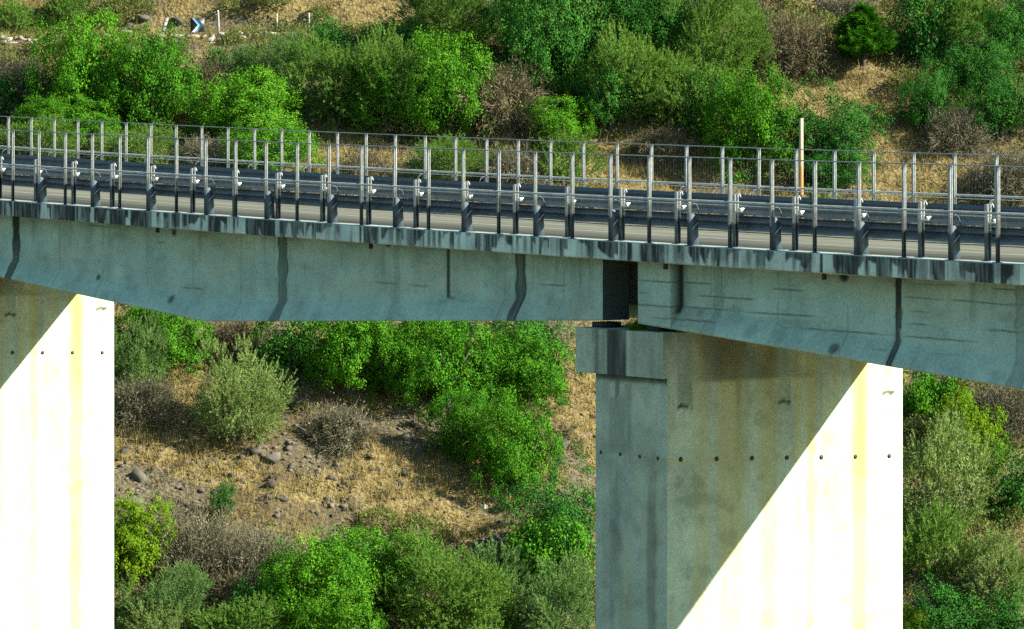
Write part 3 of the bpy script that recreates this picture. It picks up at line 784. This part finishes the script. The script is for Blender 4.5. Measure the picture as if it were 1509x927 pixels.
def trunk_mesh(R, H, mat, stems=4):
    m = MB()
    for k in range(stems):
        a = 2 * math.pi * k / stems + RNG.uniform(-.4, .4); r0 = .05 + .022 * R
        x, y = math.cos(a), math.sin(a); b = .10 * R
        pts = [(x * b * .5, y * b * .5, -.4), (x * b, y * b, .15 * H), (x * R * .24, y * R * .24, .45 * H), (x * R * .42, y * R * .42, .8 * H)]
        m.tube(pts, [r0 * 1.2, r0, r0 * .7, r0 * .3], 6, False)
        for j in range(2):
            c = a + RNG.uniform(-.9, .9); p = pts[2]
            m.tube([p, (p[0] + math.cos(c) * R * .25, p[1] + math.sin(c) * R * .25, p[2] + .3 * H)], [r0 * .5, r0 * .2], 5, False)
    return m.data('trunk', mat, True)

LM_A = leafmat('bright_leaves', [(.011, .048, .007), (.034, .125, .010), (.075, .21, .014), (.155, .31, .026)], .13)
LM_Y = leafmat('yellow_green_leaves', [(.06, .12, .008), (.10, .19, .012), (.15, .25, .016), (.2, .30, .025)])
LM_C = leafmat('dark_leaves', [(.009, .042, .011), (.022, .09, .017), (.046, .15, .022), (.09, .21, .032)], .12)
LM_B = leafmat('olive_leaves', [(.05, .10, .022), (.09, .18, .034), (.14, .25, .05), (.21, .325, .085)], .3)
LM_P = leafmat('pale_olive_leaves', [(.085, .14, .045), (.15, .22, .07), (.21, .29, .10), (.30, .38, .16)], .3)
LM_S = leafmat('sage_leaves', [(.05, .10, .04), (.09, .17, .058), (.13, .225, .07), (.19, .285, .105)], .3)
TW_G = leafmat('grey_twigs', [(.075, .072, .048), (.125, .118, .078), (.18, .168, .11), (.245, .225, .15)], .05)
TW_B = leafmat('brown_twigs', [(.075, .065, .038), (.13, .113, .065), (.18, .155, .09), (.24, .21, .13)], .05)
BARK = plain('bark', (.10, .08, .06), .9)

PROTO = {}
def proto(kind, key, R, H, maker, n_stem=4):
    me = maker(R, H)
    co_ = np.empty(len(me.vertices) * 3, np.float32); me.vertices.foreach_get('co', co_); co_ = co_.reshape(-1, 3)
    Rr = float(np.percentile(np.hypot(co_[:, 0], co_[:, 1]), 96)); Tt = float(np.percentile(co_[:, 2], 99))
    PROTO.setdefault(kind, []).append((Rr, Tt, me, trunk_mesh(R, H, BARK, n_stem) if kind[0] != 'D' else None))
for R in (1.1, 2.2, 2.4, 3.4, 3.6):
    proto('A', 0, R, R * .8, lambda R, H: broad_crown(R, H, LM_A))
for R in (1.3, 2.2):
    proto('Y', 0, R, R * .8, lambda R, H: broad_crown(R, H, LM_Y, lob=.5, clump=.2))
for R in (1.1, 2.2, 3.2, 4.2):
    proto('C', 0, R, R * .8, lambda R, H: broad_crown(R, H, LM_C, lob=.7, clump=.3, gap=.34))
for R in (1.1, 2.1, 3.0, 3.4):
    proto('B', 0, R, R * .82, lambda R, H: feathery_crown(R, H, LM_B))
for R in (1.6, 2.2):
    proto('P', 0, R, R * .85, lambda R, H: feathery_crown(R, H, LM_P, lob=.65, dens=1.2, up=.5))
for R in (1.0, 2.0):
    proto('S', 0, R, R * .8, lambda R, H: feathery_crown(R, H, LM_S, lob=.6, twig=.35))
proto('K', 0, 1.2, 3.0, lambda R, H: conifer_crown(R, H, LM_A), 1)
for R in (1.0, 1.6):
    proto('D', 0, R, R * .8, lambda R, H: twig_bush(R, H, TW_G, int(330 * R)))
    proto('DB', 0, R, R * .8, lambda R, H: twig_bush(R, H, TW_B, int(330 * R)))

NAMES = {'A': ('evergreen_shrub', 'shrub', 'bright green evergreen shrubs on the hillside'), 'Y': ('evergreen_shrub', 'shrub', 'yellow green shrubs on the hillside'),
         'C': ('evergreen_tree', 'tree', 'dark evergreen trees on the hillside'), 'B': ('olive_tree', 'tree', 'olive green trees on the hillside'),
         'P': ('olive_shrub', 'shrub', 'pale olive shrubs on the hillside'), 'S': ('sage_shrub', 'shrub', 'grey green shrubs on the hillside'),
         'K': ('pine_tree', 'tree', None), 'D': ('dry_bush', 'bush', 'leafless dry bushes on the hillside'), 'DB': ('dry_bush', 'bush', 'leafless dry bushes on the hillside')}
def plant(kind, x0, y0, x1, y1, label, push=0.0):
    xc = .5 * (x0 + x1); hpx = y1 - y0
    X, Y, Z = hit(xc, y1 - .10 * hpx)
    X *= (Y + push) / Y; Y += push; Z = float(ground(X, Y))
    w = (x1 - x0) * Y / F; h = hpx * Y / F
    cands = PROTO[kind]; R0 = w / 2
    if kind[0] == 'D': R0 *= .75; h *= .72
    elif y1 < 300: R0 *= 1.1; h *= 1.04
    opts = []
    for c in cands:
        sx = R0 / c[0]; sz = .90 * h / c[1]
        sx = max(sx, sz / 1.45); sz = max(sz, sx * (.35 if kind[0] == 'D' else .6))
        opts.append((abs(math.log(sx)) + random.random() * .15, sx, sz, c[2], c[3]))
    _, sx, sz, crown, trunk = min(opts, key=lambda q: q[0])
    name, cat, grp = NAMES[kind]
    rz = random.uniform(0, 6.28)
    if kind[0] == 'D':
        o = add(name, crown, None, (X, Y, Z), rz); props(o, label, cat, grp)
    else:
        o = empty(name, (X, Y, Z), rz, label, cat, grp)
        add('crown', crown, o); add('trunk', trunk, o)
    o.scale = (sx, sx, sz)
    return o

PL = [
 # upper hillside, left to right
 ('A', 65, 28, 190, 195, 'tall bright green shrub in the upper left, leftmost of the big bright ones'),
 ('A', 150, 52, 292, 210, 'big bright green shrub right below the leaning white marker post'),
 ('A', 20, 150, 170, 215, 'low bright green shrub just above the far fence at the upper left'),
 ('D', -10, 70, 85, 165, 'grey leafless bush at the left edge below the whitish road edge'),
 ('C', -30, 110, 60, 190, 'dark shrub in shadow at the left edge above the far fence'),
 ('B', -20, 5, 70, 60, 'olive green shrub in the top left corner above the road'),
 ('B', 60, -10, 135, 45, 'small olive shrub above the road, next to the top left corner'),
 ('A', 275, 108, 447, 215, 'rounded bright green shrub above the far fence, right of the biggest bright one'),
 ('DB', 285, 85, 355, 150, 'brown dry bush between two bright green shrubs in the upper left'),
 ('S', 300, 70, 375, 125, 'grey green shrub under the chevron sign'),
 ('S', 350, 55, 460, 140, 'grey green shrub below the road, right of the chevron sign'),
 ('D', 360, 75, 440, 130, 'thin grey bush among green shrubs right of the chevron sign'),
 ('B', 425, 62, 560, 195, 'olive green tree with thin foliage in the upper middle left'),
 ('B', 500, 50, 640, 205, 'olive green tree beside the bright shrub, upper middle left'),
 ('A', 590, 55, 722, 215, 'bright green shrub with a straight right side left of the brown gully'),
 ('C', 440, 25, 520, 85, 'small dark green shrub on the road edge in the upper left middle'),
 ('C', 555, 25, 650, 90, 'dark green shrub below the pale tree at the top middle'),
 ('B', 585, -45, 748, 92, 'pale yellowish olive tree cut by the top edge, left of the dark trees'),
 ('DB', 700, 80, 780, 185, 'brownish grey leafless bush filling the gully in the upper middle'),
 ('C', 735, -60, 890, 150, 'tall dark green tree at the top middle, left one of two'),
 ('C', 850, -70, 1030, 110, 'tall dark green tree at the top middle, right one of two'),
 ('A', 765, 60, 850, 145, 'small bright green shrub at the foot of the dark trees, top middle'),
 ('B', 960, -30, 1132, 150, 'large olive green tree right of the dark trees at the top'),
 ('B', 855, 45, 985, 195, 'olive green tree in front of the dark trees, upper middle'),
 ('B', 950, 85, 1090, 200, 'lower olive green tree above the golden grass, upper middle right'),
 ('A', 758, 148, 874, 222, 'low rounded bright green shrub above the far fence in the middle'),
 ('A', 1045, 112, 1180, 265, 'bright green shrub left of the pale wooden pole'),
 ('C', 1135, 125, 1305, 270, 'dark green shrub right behind the pale wooden pole'),
 ('K', 1228, 18, 1316, 108, 'small bright pine tree standing alone on the dry slope at the upper right'),
 ('DB', 1110, 5, 1215, 100, 'large brown leafless bush at the top right of the olive tree'),
 ('DB', 1060, -20, 1130, 45, 'brown dry bush at the top edge behind the olive tree'),
 ('D', 1195, -20, 1300, 45, 'grey dry bush at the top edge above the small pine'),
 ('C', 1312, -20, 1410, 112, 'dark green tree right of the small pine, top right'),
 ('B', 1350, -30, 1468, 95, 'olive green tree crown at the top right between dark trees'),
 ('C', 1440, -30, 1540, 110, 'dark green tree in the top right corner'),
 ('C', 1318, 92, 1425, 200, 'dark green shrub left of the dry bush at the right edge above the fence'),
 ('C', 1410, 85, 1540, 215, 'dark green shrub at the right edge above the far fence'),
 ('D', 1370, 150, 1450, 220, 'grey dry bush between dark shrubs at the upper right'),
 ('C', 835, 70, 960, 200, 'dark green shrub in shade under the olive trees, upper middle'),
 ('C', 985, 110, 1080, 215, 'dark green shrub in shade left of the bright one by the wooden pole'),
 ('A', 905, -30, 1000, 70, 'bright green crown at the top edge between dark and olive trees'),
 ('C', 1380, 40, 1500, 150, 'dark green tree filling the gap between the trees at the top right'),
 ('A', 505, 85, 620, 200, 'bright green shrub wedged between olive trees, upper middle left'),
 # seen through the fences
 ('B', -20, 185, 120, 250, 'olive shrub behind the fences at the far left'),
 ('B', 130, 190, 260, 255, 'olive shrub behind the fences below the biggest bright shrub'),
 ('A', 330, 180, 470, 260, 'green shrub behind the fences below the rounded bright shrub'),
 ('D', 255, 195, 345, 250, 'dim dry bush behind the fences between two green shrubs'),
 ('B', 600, 205, 720, 275, 'yellowish olive shrub behind the fences left of the gully'),
 ('D', 715, 210, 790, 270, 'dry bush behind the fences below the gully'),
 ('B', 785, 200, 880, 280, 'olive shrub behind the fences below the low rounded shrub'),
 ('DB', 480, 215, 590, 270, 'brown dry bush behind the fences in the left middle'),
 ('C', 1160, 215, 1295, 290, 'dark shrub behind the fences right of the wooden pole'),
 ('D', 1440, 205, 1530, 290, 'grey dry bush behind the fences at the right edge'),
 ('DB', 905, 180, 1045, 235, 'dry tangled bush below the olive trees, seen above the fence'),
 # lower hillside between the piers
 ('A', 165, 430, 315, 560, 'bright green shrub beside the left pier just under the bridge'),
 ('S', 160, 470, 235, 590, 'small grey green shrub touching the edge of the left pier'),
 ('P', 275, 505, 418, 668, 'pale feathery olive shrub casting a shadow on the dry slope'),
 ('DB', 310, 462, 380, 520, 'reddish brown dry bush under the bridge behind the pale olive shrub'),
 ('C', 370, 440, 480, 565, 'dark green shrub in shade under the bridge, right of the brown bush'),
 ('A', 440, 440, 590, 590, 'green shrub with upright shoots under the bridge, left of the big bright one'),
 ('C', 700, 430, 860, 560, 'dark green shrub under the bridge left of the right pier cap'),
 ('A', 565, 455, 740, 608, 'biggest bright green shrub under the bridge in the middle'),
 ('A', 685, 490, 855, 608, 'bright green shrub beside the right pier just below its cap'),
 ('A', 515, 450, 640, 600, 'green shrub filling the gap left of the biggest bright green one under the bridge'),
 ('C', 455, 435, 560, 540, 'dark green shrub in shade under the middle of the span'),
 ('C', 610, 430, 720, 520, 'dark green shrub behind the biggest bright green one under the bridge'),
 ('A', 625, 575, 740, 700, 'bright green shrub in the middle of the dry slope, left half of a pair'),
 ('A', 690, 590, 828, 742, 'bright green shrub in the middle of the dry slope, right half of a pair'),
 ('C', 730, 675, 915, 850, 'dark green shrub touching the lower left edge of the right pier'),
 ('A', 745, 765, 860, 890, 'green shrub beside the dark boulder'),
 ('A', 380, 785, 560, 950, 'bright green shrub at the bottom, left of the olive one'),
 ('A', 470, 780, 640, 900, 'bright green shrub at the bottom with its top on the golden slope'),
 ('B', 555, 795, 745, 960, 'yellowish olive tree at the bottom edge in the middle'),
 ('S', 725, 825, 890, 960, 'grey green shrub in the bottom corner beside the right pier'),
 ('S', 180, 838, 320, 935, 'soft grey green shrub at the bottom near the left pier'),
 ('Y', 150, 735, 222, 860, 'yellow green shrub half hidden by the left pier'),
 ('P', 165, 885, 300, 970, 'pale yellowish shrub at the bottom edge beside the left pier'),
 ('B', 280, 880, 420, 975, 'olive shrub at the bottom edge left of the bright green ones'),
 ('C', 308, 708, 354, 766, 'tiny dark green shrub alone on the dry slope'),
 ('D', 215, 735, 340, 850, 'wide grey leafless bush on the lower left of the dry slope'),
 ('D', 330, 765, 430, 865, 'grey leafless bush left of the bottom bright green shrub'),
 ('DB', 300, 830, 390, 905, 'brown dry bush beside the soft grey green shrub'),
 ('D', 430, 590, 570, 650, 'heap of grey dry twigs in the middle of the slope'),
 ('D', 170, 545, 260, 620, 'grey dry bush beside the left pier on the upper slope'),
 ('D', 460, 780, 530, 830, 'thin dry bush on the edge of the golden grass above the bottom shrubs'),
 ('B', 640, 845, 765, 975, 'yellowish olive shrub at the bottom edge, right of the olive tree'),
 ('C', 325, 850, 425, 970, 'dark green shrub at the bottom edge left of the bright green ones'),
 ('A', 420, 868, 565, 985, 'low bright green shrub in front of the bigger one at the bottom edge'),
 ('S', 690, 800, 785, 900, 'grey green shrub below the dark overhanging boulder'),
 # right of the right pier
 ('A', 1320, 540, 1410, 640, 'green shrub tucked between the right pier and the girder'),
 ('D', 1420, 545, 1530, 630, 'grey dry bush at the right edge under the girder'),
 ('Y', 1362, 580, 1500, 700, 'yellow green rounded shrub at the right edge under the bridge'),
 ('P', 1325, 615, 1480, 800, 'large pale olive shrub beside the right pier'),
 ('C', 1450, 650, 1545, 780, 'dark green shrub at the right edge beside the pale olive'),
 ('B', 1320, 745, 1430, 870, 'olive shrub beside the right pier, lower down'),
 ('P', 1395, 785, 1525, 905, 'whitish pale shrub at the lower right edge'),
 ('C', 1330, 855, 1450, 960, 'dark shrub in the bottom right between pier and pale shrub'),
 ('C', 1430, 870, 1540, 960, 'dark shrub in the bottom right corner'),
 ('Y', 1315, 890, 1360, 950, 'small yellow green shrub at the bottom edge touching the right pier'),
]
for e in PL: plant(*e)

wz = deck(7.36) - 2.12
wd = empty('weed', at(7.25, 1.05, wz), 0, 'small bright green weed growing on the pier cap in the dark gap between girders', 'plant')
_R, _T, _me, _tr = PROTO['Y'][0]; _c = add('crown', _me, wd); _t = add('stem', _tr, wd); wd.scale = (.36 / _R, .36 / _R, .30 / _T)
# ------------------------------------------------------------------ ground cover and stones
def visible_pts(n, margin=6.0, y0=146, y1=203):
    Y = RNG.uniform(y0, y1, n); X = RNG.uniform(-1, 1, n) * (754.5 / F * Y + margin); Z = ground(X, Y); return X, Y, Z
def dry_grass():
    X, Y, Z = visible_pts(116000); g = gold_amount(X, Y, Z)
    k = RNG.random(len(X)) < (.16 + .84 * g) * .8; X, Y, Z = X[k], Y[k], Z[k]
    per = 5; idx = np.repeat(np.arange(len(X)), per); n = len(idx)
    b = np.stack([X[idx], Y[idx], Z[idx] - .03], -1) + np.stack([RNG.normal(0, .07, n), RNG.normal(0, .07, n), np.zeros(n)], -1)
    h = RNG.uniform(.12, .42, n) * np.repeat(RNG.uniform(.5, 1.6, len(X)), per)
    t = b + np.stack([RNG.normal(0, .35, n) * h, RNG.normal(0, .35, n) * h, h], -1)
    s = np.stack([RNG.normal(0, 1, n), RNG.normal(0, 1, n), np.zeros(n)], -1); s = unit(s) * .014
    V = np.stack([b - s, b + s, t], 1).reshape(-1, 3)
    mat = leafmat('dry_grass_blades', [(.095, .08, .034), (.18, .14, .058), (.28, .22, .09), (.40, .325, .15)], .2, .8)
    props(add('dry_grass', mesh_data('dry_grass', V, np.arange(n * 3).reshape(n, 3), mat)), kind='stuff')
dry_grass()
def undergrowth():
    """low mixed scrub that fills the ground between the shrubs"""
    X, Y, Z = visible_pts(68000); px, py = pix(X, Y, Z); g = gold_amount(X, Y, Z)
    up = sst(300, 200, py) * .6 + .16 + .55 * sst(760, 860, py) + .5 * sst(1330, 1345, px)
    nmask = sst(.42, .6, fbm(X / 2.5, Y / 2.5, 101, 3))
    op = blobs(px, py, [(430, 690, 330, 110), (760, 720, 130, 80)])
    k = RNG.random(len(X)) < np.clip(up * nmask * (1 - .85 * g) * (1 - .8 * op) * (1 - .9 * ((px > 215) & (px < 340) & (py < 80))), 0, 1); X, Y, Z = X[k], Y[k], Z[k]
    per = 26; idx = np.repeat(np.arange(len(X)), per); n = len(idx)
    hh = np.repeat(RNG.uniform(.15, .55, len(X)), per)
    P = np.stack([X[idx] + RNG.normal(0, .17, n), Y[idx] + RNG.normal(0, .17, n), Z[idx] + RNG.uniform(0, 1, n) * hh], -1)
    tt = RNG.normal(0, 1, (n, 3)) + np.array([0, 0, 1.0]); nn = unit(RNG.normal(0, 1, (n, 3)) + np.array([0, 0, .5])); s = RNG.uniform(.05, .1, n)
    V = leaf_quads(P, nn, tt, s, s * .3)
    MX, MY, MZ = visible_pts(1250); px, py = pix(MX, MY, MZ); g = gold_amount(MX, MY, MZ)
    pr = sst(330, 230, py) * (1 - .9 * g * (py > 60)) + .75 * sst(770, 850, py) + .8 * sst(1330, 1345, px) * sst(480, 500, py)
    clear = ((px > 215) & (px < 340) & (py < 92)) | ((px < 90) & (py < 72)) | ((px < 620) & (py > 34) & (py < 58))
    k = (RNG.random(len(MX)) < pr * (.62 + .5 * (py < 46))) & ~clear; MX, MY, MZ = MX[k], MY[k], MZ[k]; out = [V]
    for x, y, z in zip(MX, MY, MZ):
        R_ = RNG.uniform(.45, 1.15); nl = int(1500 * R_ * R_); d = unit(RNG.normal(0, 1, (nl, 3))); d[:, 2] = np.abs(d[:, 2])
        bump = .7 + .6 * fbm(d[:, 0] * 2.5 + x, d[:, 1] * 2.5 + y, 5, 3)
        q = d * (R_ * bump * RNG.uniform(.7, 1.05, nl))[:, None] * np.array([1, 1, .85]) + np.array([x, y, z - .1])
        t3 = RNG.normal(0, .7, q.shape) + d + np.array([0, 0, .6]); n3 = unit(np.cross(unit(t3), RNG.normal(0, 1, q.shape)) + .4 * d); s3 = RNG.uniform(.04, .09, nl)
        out.append(leaf_quads(q, n3, t3, s3, s3 * .33))
    V = np.concatenate(out); n = len(V) // 4
    mat = leafmat('scrub_leaves', [(.055, .075, .025), (.10, .125, .04), (.15, .165, .055), (.22, .195, .09)], .25, .5)
    props(add('low_scrub', mesh_data('low_scrub', V, np.arange(n * 4).reshape(n, 4), mat)), kind='stuff')
undergrowth()

ico = None
def rock_verts(seed, sub=2):
    """angular broken rock: hull of random points"""
    import bmesh
    r = np.random.default_rng(seed); n = 13 if sub < 2 else 22
    P = unit(r.normal(0, 1, (n, 3))) * r.uniform(.72, 1.12, (n, 1)) * np.array([r.uniform(.85, 1.4), r.uniform(.8, 1.2), r.uniform(.5, .85)])
    bm = bmesh.new()
    for q in P: bm.verts.new(q)
    res = bmesh.ops.convex_hull(bm, input=bm.verts[:])
    bmesh.ops.delete(bm, geom=[v for v in bm.verts if not v.link_faces], context='VERTS')
    bmesh.ops.triangulate(bm, faces=bm.faces[:]); bm.verts.index_update()
    V = np.array([v.co[:] for v in bm.verts]); Fc = np.array([[v.index for v in f.verts] for f in bm.faces]); bm.free()
    return V, Fc
def stone_mat(name, a, b):
    m, nt, nd, lk = new_mat(name)
    out = N(nd, 'ShaderNodeOutputMaterial'); p = N(nd, 'ShaderNodeBsdfPrincipled'); lk.new(p.outputs[0], out.inputs[0])
    tc = N(nd, 'ShaderNodeTexCoord'); n1 = N(nd, 'ShaderNodeTexNoise'); n1.inputs['Scale'].default_value = 4; n1.inputs['Detail'].default_value = 8; lk.new(tc.outputs['Object'], n1.inputs[0])
    geo = N(nd, 'ShaderNodeNewGeometry')
    f = math_(nd, lk, 'ADD', math_(nd, lk, 'MULTIPLY', n1.outputs[0], .7), math_(nd, lk, 'MULTIPLY', geo.outputs['Random Per Island'], .4))
    r = ramp(nd, [(.3, a), (.8, b)]); lk.new(f, r.inputs[0]); lk.new(r.outputs[0], p.inputs['Base Color']); p.inputs['Roughness'].default_value = .95
    bu = N(nd, 'ShaderNodeBump'); bu.inputs['Strength'].default_value = .5; bu.inputs['Distance'].default_value = .05; lk.new(n1.outputs[0], bu.inputs['Height']); lk.new(bu.outputs[0], p.inputs['Normal'])
    return m
ROCK = stone_mat('grey_rock', (.022, .021, .018), (.095, .085, .067)); ROCKD = stone_mat('dark_rock', (.022, .021, .017), (.10, .088, .07)); M_MARK = plain('weathered_marker', (.30, .31, .295), .6)
ROCKW = stone_mat('pale_rock', (.15, .142, .118), (.36, .34, .285))
def loose_stones():
    X, Y, Z = visible_pts(24000, 1.5 + 0, 148, 190); px, py = pix(X, Y, Z); b = blobs(px, py, GREY + [(430, 690, 330, 110), (790, 740, 110, 110)]); nz = fbm(X / 1.3, Y / 1.3, 201, 3)
    k = RNG.random(len(X)) < np.clip((.12 + 1.0 * b) * sst(.26, .52, nz), 0, 1); X, Y, Z = X[k], Y[k], Z[k]
    sh = [rock_verts(300 + i, 1) for i in range(8)]; VV = []; FF = []; n = 0
    for i, (x, y, z) in enumerate(zip(X, Y, Z)):
        V, Fc = sh[i % 8]; s = .05 + .15 * RNG.random() ** 2.6; a = RNG.uniform(0, 6.28); c, d = math.cos(a), math.sin(a)
        W = V * s; W = np.stack([W[:, 0] * c - W[:, 1] * d, W[:, 0] * d + W[:, 1] * c, W[:, 2]], -1) + np.array([x, y, z - .15 * s]); VV.append(W); FF.append(Fc + n); n += len(V)
    props(add('loose_stones', mesh_data('loose_stones', np.concatenate(VV), np.concatenate(FF), stone_mat('scree_stone', (.014, .013, .011), (.125, .11, .085)))), kind='stuff')
loose_stones()
BO = [('boulder', 735, 797, 40, ROCKD, 'dark overhanging boulder beside the dark shrub at the lower middle'),
      ('boulder', 712, 747, 18, ROCKW, 'pale rounded stone on the dry slope below the bright green pair'),
      ('boulder', 184, 665, 22, ROCK, 'grey boulder beside the left pier in golden grass'),
      ('boulder', 205, 702, 34, ROCK, 'flat grey boulder near the left pier, below the golden patch'),
      ('boulder', 195, 738, 40, ROCKD, 'large dark boulder near the left pier above the yellow green shrub'),
      ('boulder', 343, 700, 22, ROCKD, 'small dark boulder above the tiny green shrub'),
      ('boulder', 400, 676, 34, ROCKD, 'dark cracked boulder just right of the pale olive shrub'),
      ('boulder', 378, 664, 24, ROCKD, 'dark boulder at the foot of the pale olive shrub'),
      ('boulder', 600, 645, 34, ROCK, 'grey boulder in the shadow left of the bright green pair'),
      ('boulder', 233, 572, 26, ROCK, 'light grey boulder left of the pale olive shrub'),
      ('boulder', 832, 655, 30, ROCK, 'grey boulder between the bright green pair and the right pier'),
      ('boulder', 697, 806, 26, ROCK, 'grey rock just left of the dark overhanging boulder'),
      ('boulder', 415, 735, 26, ROCKD, 'dark rock in the grey rubble below the slope centre'),
      ('boulder', 487, 645, 16, ROCKD, 'little dark rock under the heap of dry twigs'),
      ('boulder', 262, 30, 30, ROCKD, 'dark rock of the road cutting right of the leaning white post'),
      ('boulder', 212, 26, 26, ROCKD, 'grey rock above the road left of the leaning white post'),
      ('boulder', 190, 38, 24, ROCKD, 'dark rock above the tall bright green shrub')]
for i, (nm, x, y, w, mt, lb) in enumerate(BO):
    X, Y, Z = hit(x, y); s = w * Y / F * .52; V, Fc = rock_verts(40 + i, 2)
    o = add(nm, mesh_data('boulder', V * s * .85, Fc, mt), None, (X, Y, Z - .1 * s), random.uniform(0, 6)); props(o, lb, 'boulder', 'boulders on the hillside')

# ------------------------------------------------------------------ hill road with its stone edge, sign and markers
xs = np.arange(-60, 60.1, 1.0)
V = []
for x in xs:
    z = float(ground(x, 192.2)); V += [(x, 190.7, z + .05), (x, 193.6, z + .05)]
q = np.array([[2 * i, 2 * i + 2, 2 * i + 3, 2 * i + 1] for i in range(len(xs) - 1)])
props(add('hill_road', mesh_data('hill_road', V, q, M_ASPH)), kind='structure')
def edge_wall():
    m = []; f = []; n = 0; sh = [rock_verts(500 + i, 1) for i in range(8)]
    x = -24.0
    while x < -3.5:
        for lay in range(3):
            V, Fc = sh[int(RNG.integers(8))]; s = RNG.uniform(.16, .3); g = float(ground(x, 190.1))
            s *= RNG.uniform(.5, 1.25); g = float(ground(x, 189.9)); m.append(V * s + np.array([x + RNG.normal(0, .12), 189.9 + RNG.normal(0, .12) - .3 * (2 - lay), g - .42 + lay * .2 + RNG.normal(0, .05)])); f.append(Fc + n); n += len(V)
        x += RNG.uniform(.18, .32)
    o = add('stone_edge_wall', mesh_data('stone_edge_wall', np.concatenate(m), np.concatenate(f), ROCKW)); props(o, 'low whitish stone edging of the hill road at the upper left', 'wall')
edge_wall()
# chevron sign
X, Y, Z = hit(291, 52); Y = 190.5; X = (291 - CX) / F * Y; Z = float(ground(X, Y)); pm = Y / F
sg = empty('chevron_sign', (X, Y, Z), 0, 'small black road sign with a pale blue arrow chevron pointing right', 'road sign')
zc_ = CAMZ - (37 - HY) * pm - Z; hs = 10.2 * pm
m = MB(); m.box(-hs, hs, -.02, .02, zc_ - hs, zc_ + hs); add('sign_board', m.data('sign_board', plain('sign_black', (.012, .013, .018), .5)), sg)
m = MB(); v = []
ch = [(-.78, 1.0), (.0, 1.0), (.86, 0), (.0, -1.0), (-.78, -1.0), (.06, 0)]
v = [(a * hs, -.027, zc_ + b * hs) for (a, b) in ch] + [(a * hs, -.0225, zc_ + b * hs) for (a, b) in ch]
m.raw(v, [np.array([[0, 5, 2, 1], [5, 4, 3, 2]])[:, ::-1], np.array([[i, (i + 1) % 6, 6 + (i + 1) % 6, 6 + i] for i in range(6)])])
add('chevron', m.data('chevron', plain('sign_pale_blue', (.17, .32, .46), .4, var=.08)), sg)
m = MB(); m.tube([(0, .05, -.2), (0, .05, zc_ + hs * .8)], .03, 8); add('sign_post', m.data('sign_post', M_STEEL), sg)
# marker posts
def marker(x0, y0, x1, y1, wpx, label, mat):
    Yp = 190.9; X = (x0 - CX) / F * Yp; zb = CAMZ - (y0 - HY) / F * Yp; g = float(ground(X, Yp)); k = Yp / F
    m = MB(); r = wpx * k * .5; L = (y0 - y1) * k; dx = (x1 - x0) * k
    m.tube([(-dx * (zb - g + .1) / max(L, .1) * .0, 0, min(0, g - zb) - .1), (0, 0, 0), (dx * .5, 0, L * .5), (dx, 0, L)], [r, r, r, r * .95], 8)
    o = add('marker_post', m.data('marker_post', mat), None, (X, Yp, max(zb, g - .3))); props(o, label, 'post', 'marker posts along the hill road')
    b = MB(); b.tube([(dx * .80, 0, L * .80), (dx * .88, 0, L * .88)], r * 1.08, 8); add('reflector_band', b.data('reflector_band', plain('post_band', (.25, .26, .27), .5)), o)
marker(238, 52, 246, 27, 5.5, 'leaning white marker post beside the hill road', M_MARK)
marker(322, 36, 321, 15, 3.2, 'thin pale marker post right of the chevron sign', M_MARK)
marker(455, 32, 455, 19, 3.5, 'short pale marker post above the hill road, in the grass farther right', M_MARK)
marker(408, 44, 408, 20, 2.6, 'slim tan marker post between the two other thin ones', plain('tan_post', (.5, .38, .22), .7))

# ------------------------------------------------------------------ light and camera
AS, BS, ZS = 1.2, 1.0, .97                           # sun direction from the shadow edge on the pier
S = Vector((AS * CT + BS * ST, -AS * ST + BS * CT, ZS)).normalized()
el = math.asin(S.z); az = math.atan2(S.x, S.y)
w = bpy.data.worlds.new('World'); SC.world = w; w.use_nodes = True
nt = w.node_tree; bg = nt.nodes['Background']; sky = nt.nodes.new('ShaderNodeTexSky'); sky.sky_type = 'NISHITA'; sky.sun_disc = False
sky.sun_elevation = el; sky.sun_rotation = az; sky.altitude = 100
tn = nt.nodes.new('ShaderNodeMix'); tn.data_type = 'RGBA'; tn.blend_type = 'MULTIPLY'; tn.inputs[0].default_value = 1.0
nt.links.new(sky.outputs[0], tn.inputs[6]); tn.inputs[7].default_value = (.72, 1.0, .93, 1); nt.links.new(tn.outputs[2], bg.inputs[0]); bg.inputs[1].default_value = .058
sl = bpy.data.lights.new('sun', 'SUN'); sl.energy = 5.0; sl.angle = math.radians(.53); sl.color = (1.0, .93, .80)
so = bpy.data.objects.new('sun', sl); COL.objects.link(so); so.rotation_euler = S.to_track_quat('Z', 'Y').to_euler(); so.location = (60, 100, 60)

cam = bpy.data.cameras.new('camera'); co = bpy.data.objects.new('camera', cam); COL.objects.link(co)
co.location = (0, 0, CAMZ); co.rotation_euler = (math.pi / 2, 0, 0)
cam.sensor_width = 36; cam.lens = F / 1509 * 36; cam.shift_y = -(927 / 2 - HY) / 1509; cam.clip_end = 3000; cam.clip_start = 1
SC.camera = co
vs = SC.view_settings; vs.view_transform = 'Standard'; vs.look = 'None'; vs.exposure = 1.78; vs.gamma = 1.0
SC.render.resolution_x = 1024; SC.render.resolution_y = 629
SC.cycles.max_bounces = 6; SC.cycles.diffuse_bounces = 3; SC.cycles.transmission_bounces = 4
SC.cycles.use_denoising = False
